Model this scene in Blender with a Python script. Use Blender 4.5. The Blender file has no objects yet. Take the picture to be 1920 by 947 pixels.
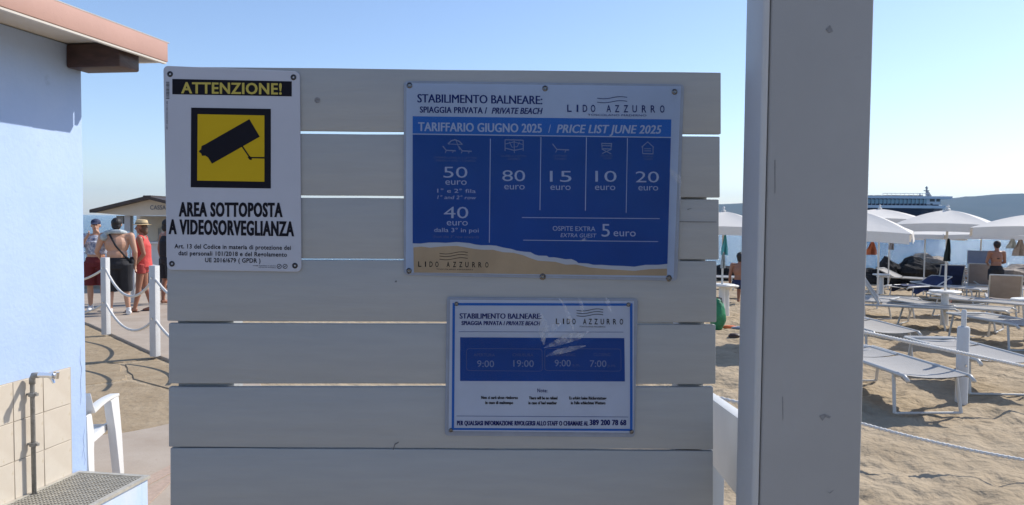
import bpy, bmesh, math, random
from mathutils import Vector, Matrix, noise
random.seed(7)
SC = bpy.context.scene
COL = SC.collection
R = math.radians
# ------------------------------------------------------------ camera, sky, sun, exposure
EYE = Vector((0, 0, 1.85)); FPX = 1462.0; PITCH = R(2.5); ROLL = R(-0.52)
fwd = Vector((0, math.cos(PITCH), -math.sin(PITCH)))
up0 = Vector((0, math.sin(PITCH), math.cos(PITCH))); rt0 = Vector((1, 0, 0))
rt = rt0*math.cos(ROLL) - up0*math.sin(ROLL)
up = up0*math.cos(ROLL) + rt0*math.sin(ROLL)
cd = bpy.data.cameras.new('camera'); cam = bpy.data.objects.new('camera', cd); COL.objects.link(cam)
cd.sensor_width = 36; cd.lens = FPX/1920*36; cd.clip_start = .05; cd.clip_end = 60000
M3 = Matrix((rt, up, -fwd)).transposed()
cam.matrix_world = Matrix.Translation(EYE) @ M3.to_4x4()
SC.camera = cam

SUN_EL = R(41); SUN_AZ = R(60)      # azimuth from +Y (view) towards +X (right)
w = bpy.data.worlds.new('World'); SC.world = w; w.use_nodes = True
nt = w.node_tree; bg = nt.nodes['Background']; sky = nt.nodes.new('ShaderNodeTexSky')
sky.sky_type = 'NISHITA'; sky.sun_disc = False; sky.sun_elevation = SUN_EL; sky.sun_rotation = SUN_AZ
sky.air_density = .9; sky.dust_density = .45; sky.ozone_density = 2.2; sky.altitude = 65
tint = nt.nodes.new('ShaderNodeMix'); tint.data_type = 'RGBA'; tint.blend_type = 'MULTIPLY'; tint.inputs[0].default_value = 1
tint.inputs[7].default_value = (.98, .985, 1.04, 1); nt.links.new(sky.outputs[0], tint.inputs[6]); nt.links.new(tint.outputs[2], bg.inputs[0]); bg.inputs[1].default_value = 0.145
sl = bpy.data.lights.new('sun', 'SUN'); sl.energy = 3.9; sl.angle = R(.53); sl.color = (1, .95, .87)
so = bpy.data.objects.new('sun', sl); COL.objects.link(so)
sd = Vector((math.sin(SUN_AZ)*math.cos(SUN_EL), math.cos(SUN_AZ)*math.cos(SUN_EL), math.sin(SUN_EL)))
so.rotation_euler = sd.to_track_quat('Z', 'Y').to_euler(); so.location = (8, 2, 12)
SC.view_settings.view_transform = 'Standard'; SC.view_settings.look = 'None'
SC.view_settings.exposure = 0.32; SC.view_settings.gamma = 1
SC.cycles.volume_step_rate = 10; SC.cycles.volume_max_steps = 64; SC.cycles.volume_bounces = 0
SC.cycles.max_bounces = 8; SC.cycles.use_denoising = True

# ------------------------------------------------------------ measuring helpers
def ray(px, py):
    return fwd + rt*((px-960)/FPX) + up*((473.5-py)/FPX)
def atY(px, py, Y):
    r = ray(px, py); return EYE + r*(Y/r.y)
def atZ(px, py, z):
    r = ray(px, py); return EYE + r*((z-1.85)/r.z)
# ------------------------------------------------------------ materials
MATS = {}
def mat(name, col, rough=.6, metal=0, var=0.0, vscale=6, bump=0.0, bscale=60, stretch=(1,1,1), spec=.5,
        col2=None, coat=0, detail=6, dirt=None, transm=0, dist=.004):
    if name in MATS: return MATS[name]
    m = bpy.data.materials.new(name); m.use_nodes = True; MATS[name] = m
    n = m.node_tree.nodes; l = m.node_tree.links; b = n['Principled BSDF']
    b.inputs['Base Color'].default_value = (*col, 1); b.inputs['Roughness'].default_value = rough
    b.inputs['Metallic'].default_value = metal; b.inputs['Specular IOR Level'].default_value = spec
    b.inputs['Coat Weight'].default_value = coat; b.inputs['Coat Roughness'].default_value = .15
    if transm: b.inputs['Transmission Weight'].default_value = transm
    if var or bump or col2:
        tc = n.new('ShaderNodeTexCoord'); mp = n.new('ShaderNodeMapping'); mp.inputs['Scale'].default_value = stretch
        l.new(tc.outputs['Object'], mp.inputs['Vector'])
    if var or col2:
        nz = n.new('ShaderNodeTexNoise'); nz.inputs['Scale'].default_value = vscale; nz.inputs['Detail'].default_value = detail
        nz.inputs['Roughness'].default_value = .62
        l.new(mp.outputs[0], nz.inputs['Vector'])
        cr = n.new('ShaderNodeValToRGB'); cr.color_ramp.elements[0].position = .33; cr.color_ramp.elements[1].position = .67
        c2 = col2 or tuple(min(1, c*(1+var)) for c in col); c1 = col if col2 else tuple(c*(1-var) for c in col)
        cr.color_ramp.elements[0].color = (*c1, 1); cr.color_ramp.elements[1].color = (*c2, 1)
        l.new(nz.outputs[0], cr.inputs[0]); last = cr.outputs[0]
        if dirt:
            nd = n.new('ShaderNodeTexNoise'); nd.inputs['Scale'].default_value = dirt[1]; nd.inputs['Detail'].default_value = 9
            nd.inputs['Roughness'].default_value = .7
            l.new(mp.outputs[0], nd.inputs['Vector'])
            rr = n.new('ShaderNodeValToRGB'); rr.color_ramp.elements[0].position = dirt[2]; rr.color_ramp.elements[1].position = min(1, dirt[2]+dirt[3])
            l.new(nd.outputs[0], rr.inputs[0])
            mx = n.new('ShaderNodeMix'); mx.data_type = 'RGBA'
            l.new(rr.outputs[0], mx.inputs[0]); l.new(last, mx.inputs[6]); mx.inputs[7].default_value = (*dirt[0], 1)
            last = mx.outputs[2]
        l.new(last, b.inputs['Base Color'])
    if bump:
        nb = n.new('ShaderNodeTexNoise'); nb.inputs['Scale'].default_value = bscale; nb.inputs['Detail'].default_value = 5
        l.new(mp.outputs[0], nb.inputs['Vector'])
        bp = n.new('ShaderNodeBump'); bp.inputs['Strength'].default_value = bump; bp.inputs['Distance'].default_value = dist
        l.new(nb.outputs[0], bp.inputs['Height']); l.new(bp.outputs[0], b.inputs['Normal'])
    return m
# ------------------------------------------------------------ mesh helpers
class MB:
    def __init__(s): s.v = []; s.f = []
    def add(s, vs, fs):
        k = len(s.v); s.v += [tuple(v) for v in vs]; s.f += [tuple(i+k for i in f) for f in fs]; return s
    def hexa(s, a):     # 8 points: bottom loop then top loop
        return s.add(a, [(3,2,1,0),(4,5,6,7),(0,1,5,4),(1,2,6,5),(2,3,7,6),(3,0,4,7)])
    def box(s, c, d, rz=0, rx=0, ry=0):
        c = Vector(c); m = Matrix.Rotation(rz, 3, 'Z') @ Matrix.Rotation(ry, 3, 'Y') @ Matrix.Rotation(rx, 3, 'X')
        x, y, z = d[0]/2, d[1]/2, d[2]/2
        return s.hexa([c + m @ Vector(p) for p in ((-x,-y,-z),(x,-y,-z),(x,y,-z),(-x,y,-z),(-x,-y,z),(x,-y,z),(x,y,z),(-x,y,z))])
    def tube(s, pts, r, n=8, r1=None, cap=True):
        pts = [Vector(p) for p in pts]; N = len(pts); k = len(s.v)
        t = (pts[1]-pts[0]).normalized(); ref = Vector((0,0,1)) if abs(t.z) < .9 else Vector((1,0,0))
        a = t.cross(ref).normalized()
        for i, p in enumerate(pts):
            t = (pts[min(i+1, N-1)] - pts[max(i-1, 0)]).normalized()
            a = (a - t*a.dot(t)).normalized(); b = t.cross(a)
            rr = r if r1 is None else r + (r1-r)*i/(N-1)
            if isinstance(r, (list, tuple)): rr = r[i]
            for j in range(n):
                q = 2*math.pi*j/n; s.v.append(tuple(p + (a*math.cos(q)+b*math.sin(q))*rr))
        for i in range(N-1):
            for j in range(n):
                s.f.append((k+i*n+j, k+i*n+(j+1) % n, k+(i+1)*n+(j+1) % n, k+(i+1)*n+j))
        if cap:
            s.f.append(tuple(k+j for j in reversed(range(n)))); s.f.append(tuple(k+(N-1)*n+j for j in range(n)))
        return s
    def lathe(s, prof, c=(0,0,0), n=16, sx=1, sy=1):
        k = len(s.v); c = Vector(c)
        for (r, z) in prof:
            for j in range(n):
                q = 2*math.pi*j/n; s.v.append((c.x+r*sx*math.cos(q), c.y+r*sy*math.sin(q), c.z+z))
        for i in range(len(prof)-1):
            for j in range(n):
                s.f.append((k+i*n+j, k+i*n+(j+1) % n, k+(i+1)*n+(j+1) % n, k+(i+1)*n+j))
        s.f.append(tuple(k+j for j in reversed(range(n)))); s.f.append(tuple(k+(len(prof)-1)*n+j for j in range(n)))
        return s
    def prism(s, poly, off):   # poly: coplanar 3D points; off: extrusion vector
        off = Vector(off); n = len(poly); P = [Vector(p) for p in poly]
        return s.add(P + [p+off for p in P], [tuple(range(n)), tuple(n+i for i in reversed(range(n)))] +
                     [(i, n+i, n+(i+1) % n, (i+1) % n) for i in range(n)])
    def build(s, name, m, parent=None, bevel=0, smooth=False, seg=2):
        me = bpy.data.meshes.new(name)
        me.from_pydata(s.v, [], s.f); me.update()
        bm = bmesh.new(); bm.from_mesh(me)
        bmesh.ops.recalc_face_normals(bm, faces=bm.faces)
        if bevel:
            es = [e for e in bm.edges if len(e.link_faces) == 2 and e.calc_face_angle(0) > .5]
            bmesh.ops.bevel(bm, geom=es, offset=bevel, segments=seg, affect='EDGES', profile=.5, clamp_overlap=True)
        bm.to_mesh(me); bm.free()
        if smooth or bevel:
            for p in me.polygons: p.use_smooth = True
            if not smooth or smooth == 'auto':
                try: me.set_sharp_from_angle(angle=R(38))
                except Exception: pass
        me.materials.append(m)
        o = bpy.data.objects.new(name, me); COL.objects.link(o)
        if parent: o.parent = parent
        return o
def tag(o, label=None, cat=None, group=None, kind=None):
    if label: o['label'] = label
    if cat: o['category'] = cat
    if group: o['group'] = group
    if kind: o['kind'] = kind
    return o
def empty(name, loc, rz=0, label=None, cat=None, group=None):
    o = bpy.data.objects.new(name, None); COL.objects.link(o); o.empty_display_size = .1
    o.location = loc; o.rotation_euler = (0, 0, rz); o['_'] = 0; del o['_']
    return tag(o, label, cat, group)
def copy_tree(o, parent=None):
    c = o.copy(); COL.objects.link(c); c.parent = parent
    for ch in [x for x in COL.objects if x.parent == o]: copy_tree(ch, c)
    return c
def sm(a, b, x):
    t = max(0, min(1, (x-a)/(b-a))); return t*t*(3-2*t)
def lerp(a, b, t): return a+(b-a)*t

# ------------------------------------------------------------ colours
m_sand = mat('sand', (.345,.27,.18), .95, spec=.1, var=0, vscale=1.3, col2=(.45,.36,.25), bump=1.0, bscale=7, dist=.065, dirt=((.21,.155,.10), 3.5, .6, .12))
m_packed = mat('packed_sand', (.31,.235,.15), .95, spec=.1, col2=(.39,.305,.205), vscale=4, bump=.8, bscale=14, dist=.02, dirt=((.22,.18,.13), 7, .6, .1))
m_conc = mat('pale_concrete', (.37,.30,.235), .9, spec=.2, col2=(.44,.37,.30), vscale=2.5, bump=.4, bscale=60, dirt=((.33,.26,.2), 5, .62, .1))
m_plank = mat('grey_painted_wood', (.325,.335,.338), .6, spec=.3, var=0, col2=(.352,.36,.36), vscale=7, stretch=(1,1,9), bump=.3, bscale=14, dist=.002,
              dirt=((.29,.297,.298), 26, .68, .08))
m_post = mat('grey_post_paint', (.315,.312,.305), .55, spec=.3, col2=(.345,.34,.333), vscale=5, bump=.25, bscale=40, dist=.0015, dirt=((.27,.268,.265), 12, .64, .14))
m_rail = mat('white_rail_paint', (.55,.55,.53), .5, col2=(.62,.62,.60), vscale=5, bump=.2, bscale=60, dist=.002)
m_white = mat('white_plastic', (.72,.71,.68), .4, var=.04, vscale=3)
m_wpost = mat('white_painted_post', (.60,.60,.59), .5, var=.05, vscale=6, bump=.2, bscale=60)
m_rope = mat('white_rope', (.70,.68,.64), .9, bump=.8, bscale=150, var=.1, vscale=40)
m_blue = mat('blue_render_paint', (.38,.495,.71), .9, spec=.2, col2=(.43,.54,.74), vscale=2.2, bump=.6, bscale=38, dist=.004, dirt=((.35,.44,.62), 7, .62, .12))
m_fascia = mat('pink_painted_fascia', (.47,.275,.215), .6, var=.06, vscale=2, bump=.2, bscale=40)
m_soffit = mat('cream_soffit', (.62,.57,.50), .7, var=.05, vscale=4)
m_beam = mat('dark_stained_timber', (.055,.028,.022), .45, var=.3, vscale=10, stretch=(1,1,6), bump=.4, bscale=30)
m_tile = mat('beige_ceramic_tile', (.57,.49,.39), .45, col2=(.63,.56,.46), vscale=5, bump=.15, bscale=12, dirt=((.50,.40,.25), 9, .62, .1))
m_grout = mat('grey_grout', (.46,.40,.32), .9, var=.1)
m_pipe = mat('grey_steel_pipe', (.30,.29,.27), .5, metal=.4, var=.25, vscale=30)
m_chrome = mat('chrome', (.75,.76,.78), .16, metal=1, bump=.1, bscale=50)
m_grate = mat('galvanised_grate', (.50,.47,.40), .55, metal=.3, var=.15, vscale=20)
m_red = mat('red_brick_edging', (.42,.31,.24), .85, var=.12, vscale=30, bump=.4, bscale=50)

# ------------------------------------------------------------ ground
def beach_z(y):
    return -.08 if y < 12 else (-.08-.52*(y-12)/22 if y < 34 else -.6-2.4*sm(34, 60, y))
def H(x, y):
    s = sm(.2, 1.4, x)
    left = -1.6*sm(20.6, 23.5, y) - 1.6*sm(23, 60, y)
    right = beach_z(y)
    h = lerp(left, right, s)
    amp = .030*s*sm(3, 6, y)*(1-sm(34, 40, y)) + .004
    if s > .5 and 4 < y < 26:
        ci, cj = math.floor(x/.42), math.floor(y/.42)
        for a in (-1,0,1):
            for b in (-1,0,1):
                k = (ci+a)*7919 + (cj+b)*104729; fx = ((k*1103515245+12345) & 0xffff)/65535; fy = ((k*69069+1) & 0xffff)/65535; fr = ((k*40503+77) & 0xffff)/65535
                dx = x-(ci+a+fx)*.42; dy = y-(cj+b+fy)*.42; q = math.cos(fr*6)*dx+math.sin(fr*6)*dy; r_ = -math.sin(fr*6)*dx+math.cos(fr*6)*dy
                e = (q/.085)**2+(r_/.15)**2
                if e < 6: h += (-.034*math.exp(-e) + .012*math.exp(-(math.sqrt(e)-1.6)**2*3))*(.4+.8*fy)
    if y < 45: h += amp*(noise.noise(Vector((x*1.6, y*1.6, 3))) + .8*noise.noise(Vector((x*4.1, y*4.1, 8))) + .5*noise.noise(Vector((x*9, y*9, 1))))
    return h
def axis(lo, hi, st, far):
    a = []; x = lo
    while x <= hi: a.append(x); x += st
    s = st; x = hi
    while x < far: s *= 1.35; x += s; a.append(x)
    s = st; x = lo
    while x > -far: s *= 1.35; x -= s; a.insert(0, x)
    return a
xs = axis(-5, 14, .075, 8500); ys = axis(4, 22, .075, 8500)
g = MB(); g.v = [(x, y, H(x, y)) for y in ys for x in xs]; nx = len(xs)
g.f = [(j*nx+i, j*nx+i+1, (j+1)*nx+i+1, (j+1)*nx+i) for j in range(len(ys)-1) for i in range(nx-1)]
tag(g.build('ground', m_sand, smooth=True), kind='structure', label='sandy beach and terrace ground')
def gz(x, y): return H(x, y)
# ------------------------------------------------------------ lake
m_lake = bpy.data.materials.new('lake_water'); m_lake.use_nodes = True
n = m_lake.node_tree.nodes; l = m_lake.node_tree.links; b = n['Principled BSDF']
b.inputs['Base Color'].default_value = (.03,.13,.25,1); b.inputs['Roughness'].default_value = .14; b.inputs['IOR'].default_value = 1.33
tc = n.new('ShaderNodeTexCoord'); mp = n.new('ShaderNodeMapping'); mp.inputs['Scale'].default_value = (.55,1.5,1)
n1 = n.new('ShaderNodeTexNoise'); n1.inputs['Scale'].default_value = 1.2; n1.inputs['Detail'].default_value = 6; n1.inputs['Roughness'].default_value = .65
bp = n.new('ShaderNodeBump'); bp.inputs['Strength'].default_value = 1; bp.inputs['Distance'].default_value = .6
l.new(tc.outputs['Object'], mp.inputs[0]); l.new(mp.outputs[0], n1.inputs['Vector']); l.new(n1.outputs[0], bp.inputs['Height']); l.new(bp.outputs[0], b.inputs['Normal'])
lk = MB().add([(-11400,20.9,-.60),(11400,20.9,-.60),(11400,11400,-.60),(-11400,11400,-.60)], [(0,1,2,3)])
tag(lk.build('lake', m_lake), kind='structure', label='blue rippled lake water')
# ------------------------------------------------------------ far hills
m_hill = mat('wooded_hills', (.03,.05,.04), 1, spec=0, col2=(.06,.075,.06), vscale=.002)
prof = [(900,400),(1100,394),(1200,389),(1300,385),(1345,383),(1400,381.5),(1480,381),(1560,383),(1700,377),(1765,372.5),(1800,371.5),(1826,367.5),(1835,368.5),(1880,364),(1920,363),(1990,362),(2060,368),(2100,378)]
hb = MB(); YF = 7200; rows = []
NX = 90
def hprof(px):
    for (a, ya), (b_, yb) in zip(prof, prof[1:]):
        if a <= px <= b_: return ya + (yb-ya)*(px-a)/(b_-a)
    return 420
for k in range(7):
    t = k/6; row = []
    for i in range(NX+1):
        px = 900 + (2100-900)*i/NX
        Yk = YF + 1900*t; base = atY(px, hprof(px), YF+1900).z
        z = -4 + (base+4)*(math.sin(t*math.pi/2)**.8) if base > 0 else -4
        x = (px-960)/FPX*(YF+950)*(1+.1*t)
        z += (noise.noise(Vector((x*.0012, Yk*.0016, 0)))*55*math.sin(t*math.pi))*sm(1000,1500,px)
        row.append((x, Yk, max(z, -4)))
    rows.append(row)
hb.v = [p for r_ in rows for p in r_]
hb.f = [(k*(NX+1)+i, k*(NX+1)+i+1, (k+1)*(NX+1)+i+1, (k+1)*(NX+1)+i) for k in range(6) for i in range(NX)]
tag(hb.build('hills', m_hill, smooth=True), kind='structure', label='hazy blue hills across the lake')
# ------------------------------------------------------------ haze
mh = bpy.data.materials.new('haze_air'); mh.use_nodes = True; n = mh.node_tree.nodes; l = mh.node_tree.links
n.remove(n['Principled BSDF']); pv = n.new('ShaderNodeVolumePrincipled')
pv.inputs['Color'].default_value = (.60,.78,1,1); pv.inputs['Density'].default_value = 6e-5; pv.inputs['Anisotropy'].default_value = 0
l.new(pv.outputs[0], n['Material Output'].inputs['Volume'])
hz = MB().box((0, 0, 197), (24000, 24000, 404)).build('haze', mh); tag(hz, kind='stuff', label='pale summer haze over the lake')

#==PART2==
# ------------------------------------------------------------ paving on the left terrace
paving = empty('terrace_paving', (-4, 9, 0)); tag(paving, kind='structure', label='sandy flagstones and concrete walkway')
def place_child(o, parent):
    o.parent = parent; o.matrix_parent_inverse = Matrix.Translation(-Vector(parent.location))
    return o
def slab(name, pxs, m, z=.03, inset=.012, parent=paving, jit=.03, lab=None):
    P = [atZ(x, y, 0) for x, y in pxs]; c = sum(P, Vector())/len(P); Q = []
    for i, p in enumerate(P):
        q = P[(i+1) % len(P)]; k = max(1, int((q-p).length/.25))
        for j in range(k):
            v = p.lerp(q, j/k)
            if j: v += Vector((noise.noise(v*3), noise.noise(v*3+Vector((5,5,5))), 0))*jit
            d = c-v; Q.append(v + d.normalized()*inset)
    mb = MB(); mb.prism([(v.x, v.y, -.05) for v in Q], (0, 0, .05+z))
    o = mb.build(name, m, bevel=.008, seg=1)
    if lab: o['label'] = lab
    return place_child(o, parent)
slab('concrete_walkway', [(60,545),(330,545),(420,560),(520,800),(330,684),(297,671),(168,611),(40,570)], m_conc, z=.035, inset=0, jit=0)
for q in ([(60,575),(165,614),(294,673),(232,681),(120,686)],
          [(120,690),(160,687),(192,682),(228,684),(240,712),(205,718),(110,729)],
          [(233,684),(294,676),(400,735),(340,737),(246,712)],
          [(110,733),(200,722),(243,716),(300,728),(420,765),(330,802),(238,812),(100,840)]):
    slab('flagstone', q, m_packed, z=.012, inset=.022)
slab('concrete_apron', [(90,846),(180,822),(236,816),(290,806),(420,775),(520,940),(420,1300),(-200,1300),(-100,900)], m_conc, z=.03, inset=.015)
for q in ([(262,902),(330,867),(330,882),(280,908),(262,922)], [(262,926),(282,912),(330,886),(330,893),(300,925),(262,960)]):
    P = [atZ(x, y, .034) for x, y in q]
    place_child(MB().prism([(p.x, p.y, .031) for p in P], (0, 0, .006)).build('edging_strip', m_red), paving)

# ------------------------------------------------------------ blue bath house on the left
TH = math.atan(230/FPX); hd = Vector((math.sin(TH), math.cos(TH), 0)); hn = Vector((math.cos(TH), -math.sin(TH), 0))
Cn = atY(161, 640, 4.45); Cn.z = 0
house = empty('bath_house', Cn, 0, 'pale blue rendered bath house with pink roof fascia at the left edge', 'house')
def HP(t, o, z):   # t metres back along the wall from its corner (towards the camera), o out of the wall, z up
    return -hd*t + hn*o + Vector((0, 0, z))
def hbox(mb, t0, t1, o0, o1, z0, z1, zr=None):
    return mb.hexa([HP(t0,o0,z0), HP(t0,o1,z0), HP(t1,o1,z0), HP(t1,o0,z0), HP(t0,o0,z1), HP(t0,o1,z1), HP(t1,o1,z1), HP(t1,o0,z1)])
WT = 2.79
hbox(MB(), 0, 6.5, -3.2, 0, -.05, WT).build('wall', m_blue, house, bevel=.012)
# soffit, fascia, roof
OV = .36; EB = 2.755
def roofz(t): return .02*t
hbox(MB(), -.20, 6.7, -3.4, OV, WT+.002, WT+.05).build('soffit', m_soffit, house)
hbox(MB(), -.22, 6.7, OV+.002, OV+.03, EB-.01, EB+.102).build('fascia', m_fascia, house, bevel=.004)
hbox(MB(), -.248, -.222, -3.4, OV-.001, EB-.008, EB+.100).build('fascia', m_soffit, house, bevel=.004)
hbox(MB(), -.21, 6.7, OV+.004, OV+.026, EB-.022, EB-.012).build('drip_trim', m_soffit, house)
hbox(MB(), -.24, 6.72, -3.4, OV+.028, EB+.103, EB+.108).build('roof', mat('roof_sheet', (.5,.46,.42), .6, var=.1), house)
hbox(MB(), -.05, .125, .0, .325, WT-.135, WT-.004).build('rafter_end', m_beam, house, bevel=.012)
hbox(MB(), 2.3, 2.48, .0, .325, WT-.135, WT-.004).build('rafter_end', m_beam, house, bevel=.012)
MB().tube([HP(1.55, OV+.029, 2.86), HP(1.55, OV+.034, 2.86)], .007, 8).build('rust_hole', m_beam, house)
# tiled splash-back : grout bed + every tile
hbox(MB(), .135, 3.0, .001, .008, .0, 1.00).build('grout_bed', m_grout, house)
me_t = None
for i in range(14):
    for j in range(5):
        t0 = .145 + i*.203; z1 = .998 - j*.203; z0 = max(z1-.199, .005)
        if z0 >= z1-.02: continue
        if me_t is None or z1-z0 < .19:
            mb = MB(); c = HP(t0+.0995, .010, (z0+z1)/2)
            mb.box((0,0,0), (.006, .199, z1-z0)); o = mb.build('tile', m_tile, house, bevel=.0015, seg=1)
            if z1-z0 >= .19: me_t = o.data
        else:
            o = bpy.data.objects.new('tile', me_t); COL.objects.link(o); o.parent = house
        o.location = HP(t0+.0995, .010 + random.uniform(-.0006,.0006), (z0+z1)/2); o.rotation_euler = (random.uniform(-.002,.002), random.uniform(-.004,.004), -TH)
# hairline cracks and chips near the corner
for pts in ([(.045,1.10),(.05,1.02),(.038,.97),(.05,.90),(.046,.82),(.055,.76)], [(.02,.62),(.035,.57),(.028,.52),(.05,.45)], [(.03,.50),(.02,.44),(.03,.41)]):
    mb = MB(); k0 = 0
    for i, (t_, z_) in enumerate(pts):
        wd_ = .0016*(1 if 0 < i < len(pts)-1 else .3)
        mb.v += [tuple(HP(t_-wd_, .0008, z_)), tuple(HP(t_+wd_, .0008, z_))]
    mb.f = [(2*i, 2*i+1, 2*i+3, 2*i+2) for i in range(len(pts)-1)]
    mb.build('crack', mat('crack_shadow', (.20,.26,.40), .9), house)
# tap with standpipe
tp = atY(79, 700, 3.98); tt = (Cn-Vector((tp.x,tp.y,0))).dot(hd)
tap = empty('standpipe_tap', Cn + HP(tt, .045, .40), 0, 'wall tap with chrome spout on a grey standpipe over the foot-wash grate', 'tap')
zt = 1.02-.40
MB().tube([(0,0,0), (0,0,zt-.03), hn*.006+Vector((0,0,zt-.008)), hn*.03+Vector((0,0,zt))], .0115, 10).build('standpipe', m_pipe, tap, smooth=True)
MB().tube([(0,0,zt-.045),(0,0,zt-.02), hn*.008+Vector((0,0,zt)), hn*.04+Vector((0,0,zt+.002))], .0155, 10).build('elbow', m_pipe, tap, smooth=True)
sp = MB(); sp.tube([hn*.035+Vector((0,0,zt+.002)), hn*.12+Vector((0,0,zt+.004))], .0145, 12, r1=.013)
sp.tube([hn*.10+Vector((0,0,zt)), hn*.118+Vector((0,0,zt-.018)), hn*.125+Vector((0,0,zt-.036))], .010, 10, r1=.008)
sp.tube([hn*.115+Vector((0,0,zt+.004)), hn*.128+Vector((0,0,zt+.004))], .019, 12)
sp.build('spout', m_chrome, tap, smooth='auto')
hb_ = MB(); hb_.tube([hn*.128+Vector((0,0,zt+.004)), hn*.142+Vector((0,0,zt+.004))], .010, 10)
hb_.tube([hn*.142+Vector((0,0,zt-.012))+hd*.0, hn*.147+Vector((0,0,zt+.022))], .009, 10)
hb_.build('tap_handle', m_chrome, tap, smooth='auto')
for z in (zt-.10, zt-.36):
    cl = MB(); cl.tube([(0,0,z-.009), (0,0,z+.009)], .020, 10); cl.box(-hn*.022+Vector((0,0,z)), (.045,.010,.010), -TH)
    cl.box(hn*.024+Vector((0,0,z)), (.012,.016,.014), -TH); cl.build('pipe_clamp', m_pipe, tap)
# foot wash trough
ft = empty('foot_wash_trough', Cn + HP(.35, .01, 0), 0, 'low pale blue foot-wash trough with a metal grate on top under the tap', 'trough')
o0 = Vector(ft.location) - Cn
def TP(t, o, z): return HP(t, o, z) - o0
def tbox(mb, t0, t1, a0, a1, z0, z1):
    return mb.hexa([TP(t0,a0,z0), TP(t0,a1,z0), TP(t1,a1,z0), TP(t1,a0,z0), TP(t0,a0,z1), TP(t0,a1,z1), TP(t1,a1,z1), TP(t1,a0,z1)])
T0, T1, A0, A1 = .10, 1.75, .016, .445
bs = MB()
tbox(bs, T0, T0+.05, A0, A1, 0, .385); tbox(bs, T1-.05, T1, A0, A1, 0, .385)
tbox(bs, T0+.051, T1-.051, A1-.05, A1, 0, .385); tbox(bs, T0+.051, T1-.051, A0, A1-.051, 0, .10)
bs.build('basin', mat('trough_blue_paint', (.50,.62,.80), .7, col2=(.62,.66,.68), vscale=10, stretch=(1,1,.25), dirt=((.42,.40,.36), 12, .6, .12), bump=.3, bscale=50), ft)
rm = MB()
tbox(rm, T0-.008, T0+.022, A0, A1+.012, .386, .402); tbox(rm, T1-.02, T1+.008, A0, A1+.012, .386, .402)
tbox(rm, T0+.023, T1-.021, A1-.018, A1+.012, .386, .402); tbox(rm, T0+.023, T1-.021, A0, A0+.02, .386, .402)
rm.build('grate_frame', m_grate, ft)
gb = MB(); k = T0+.03
while k < T1-.03:
    tbox(gb, k, k+.005, A0+.02, A1-.018, .378, .400); k += .021
k = A0+.03
while k < A1-.02:
    tbox(gb, T0+.022, T1-.02, k, k+.0045, .384, .3985); k += .021
tag(gb.build('grate_mesh', m_grate, ft), kind='stuff')

# ------------------------------------------------------------ white plastic armchair
def plastic_chair(loc, rz, label):
    t = empty('plastic_armchair', loc, rz, label, 'chair', 'white plastic armchairs')
    # local: facing +Y
    s = MB(); rows = []
    for j in range(9):
        y = -.20 + .42*j/8; row = []
        for i in range(9):
            x = (-.5+i/8)*.44; z = .42 - .02*math.cos((y)*6) - .015*(1-(x/.22)**2) - (.03*((j-6)/2)**2 if j > 6 else 0)
            row.append((x, y, z))
        rows.append(row)
    v = [p for r_ in rows for p in r_]; f = [(j*9+i, j*9+i+1, j*9+i+10, j*9+i+9) for j in range(8) for i in range(8)]
    s.add(v, f); s.add([(x, y, z-.012) for x, y, z in v], [q[::-1] for q in f])
    s.box((0,.215,.375), (.42,.012,.05)); s.box((-.215,0,.385), (.012,.42,.05)); s.box((.215,0,.385), (.012,.42,.05))
    s.build('seat', m_white, t, smooth='auto')
    b_ = MB(); K = 11
    def bp_(u, vv):
        x = u*(.215 + .02*math.sin(vv*3.1)); hgt = .42 + vv*(.40 + .05*math.cos(u*1.5))
        return (x, -.20 - .16*vv - .05*(1-u*u)*math.sin(vv*2.5) + .03*u*u, hgt)
    for sgn in (0, .014):
        k0 = len(b_.v)
        b_.v += [(p[0], p[1]-sgn, p[2]) for p in [bp_(-1+2*i/10, j/8) for j in range(9) for i in range(K)]]
        b_.f += [(k0+j*K+i, k0+j*K+i+1, k0+(j+1)*K+i+1, k0+(j+1)*K+i) for j in range(8) for i in range(10) if not (1 <= j <= 6 and i in (1,3,6,8))]
    b_.build('backrest', m_white, t, smooth=True)
    for sx in (-1, 1):
        pr = []   # arm + legs traced as a side panel in the y,z plane
        X = sx*.245
        arm = MB(); N = 14; top = []
        for i in range(N+1):
            u = i/N; y = -.33 + .62*u; z = .595 + .02*math.sin(u*math.pi) + (.14*(1-u/.12) if u < .12 else 0) - .0*u
            top.append((y, z))
        vs = []
        for (y, z) in top: vs += [(X-.032, y, z), (X+.032, y, z), (X+.032, y, z-.018), (X-.032, y, z-.018)]
        arm.add(vs, [tuple(i*4+a for a in (0,1,5,4)) for i in range(N)] + [tuple(i*4+a for a in (1,2,6,5)) for i in range(N)] +
                [tuple(i*4+a for a in (2,3,7,6)) for i in range(N)] + [tuple(i*4+a for a in (3,0,4,7)) for i in range(N)] + [(0,3,2,1), (N*4,N*4+1,N*4+2,N*4+3)])
        arm.build('armrest', m_white, t, bevel=.004)
        def leg(pl, name):
            pl = [(sx*(.245+ (.66-z)*.05), y, z) for y, z in pl]
            MB().prism([(p[0]-(.030 if name == 'front_leg' else .008), p[1], p[2]) for p in pl], (.052 if name == 'front_leg' else .016, 0, 0)).build(name, m_white, t, bevel=.004)
        leg([(.29,.59),(.12,.58),(.14,.48),(.17,.36),(.215,.0),(.30,.0),(.31,.30)], 'front_leg')
        leg([(-.34,.59),(-.25,.59),(-.22,.45),(-.25,.36),(-.30,.0),(-.36,.0),(-.37,.3)], 'rear_leg')
    return t
plastic_chair((-2.945, 5.06, .01), R(12), 'white plastic armchair standing behind the blue wall corner')
cp = atZ(150, 536, 0)
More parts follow.
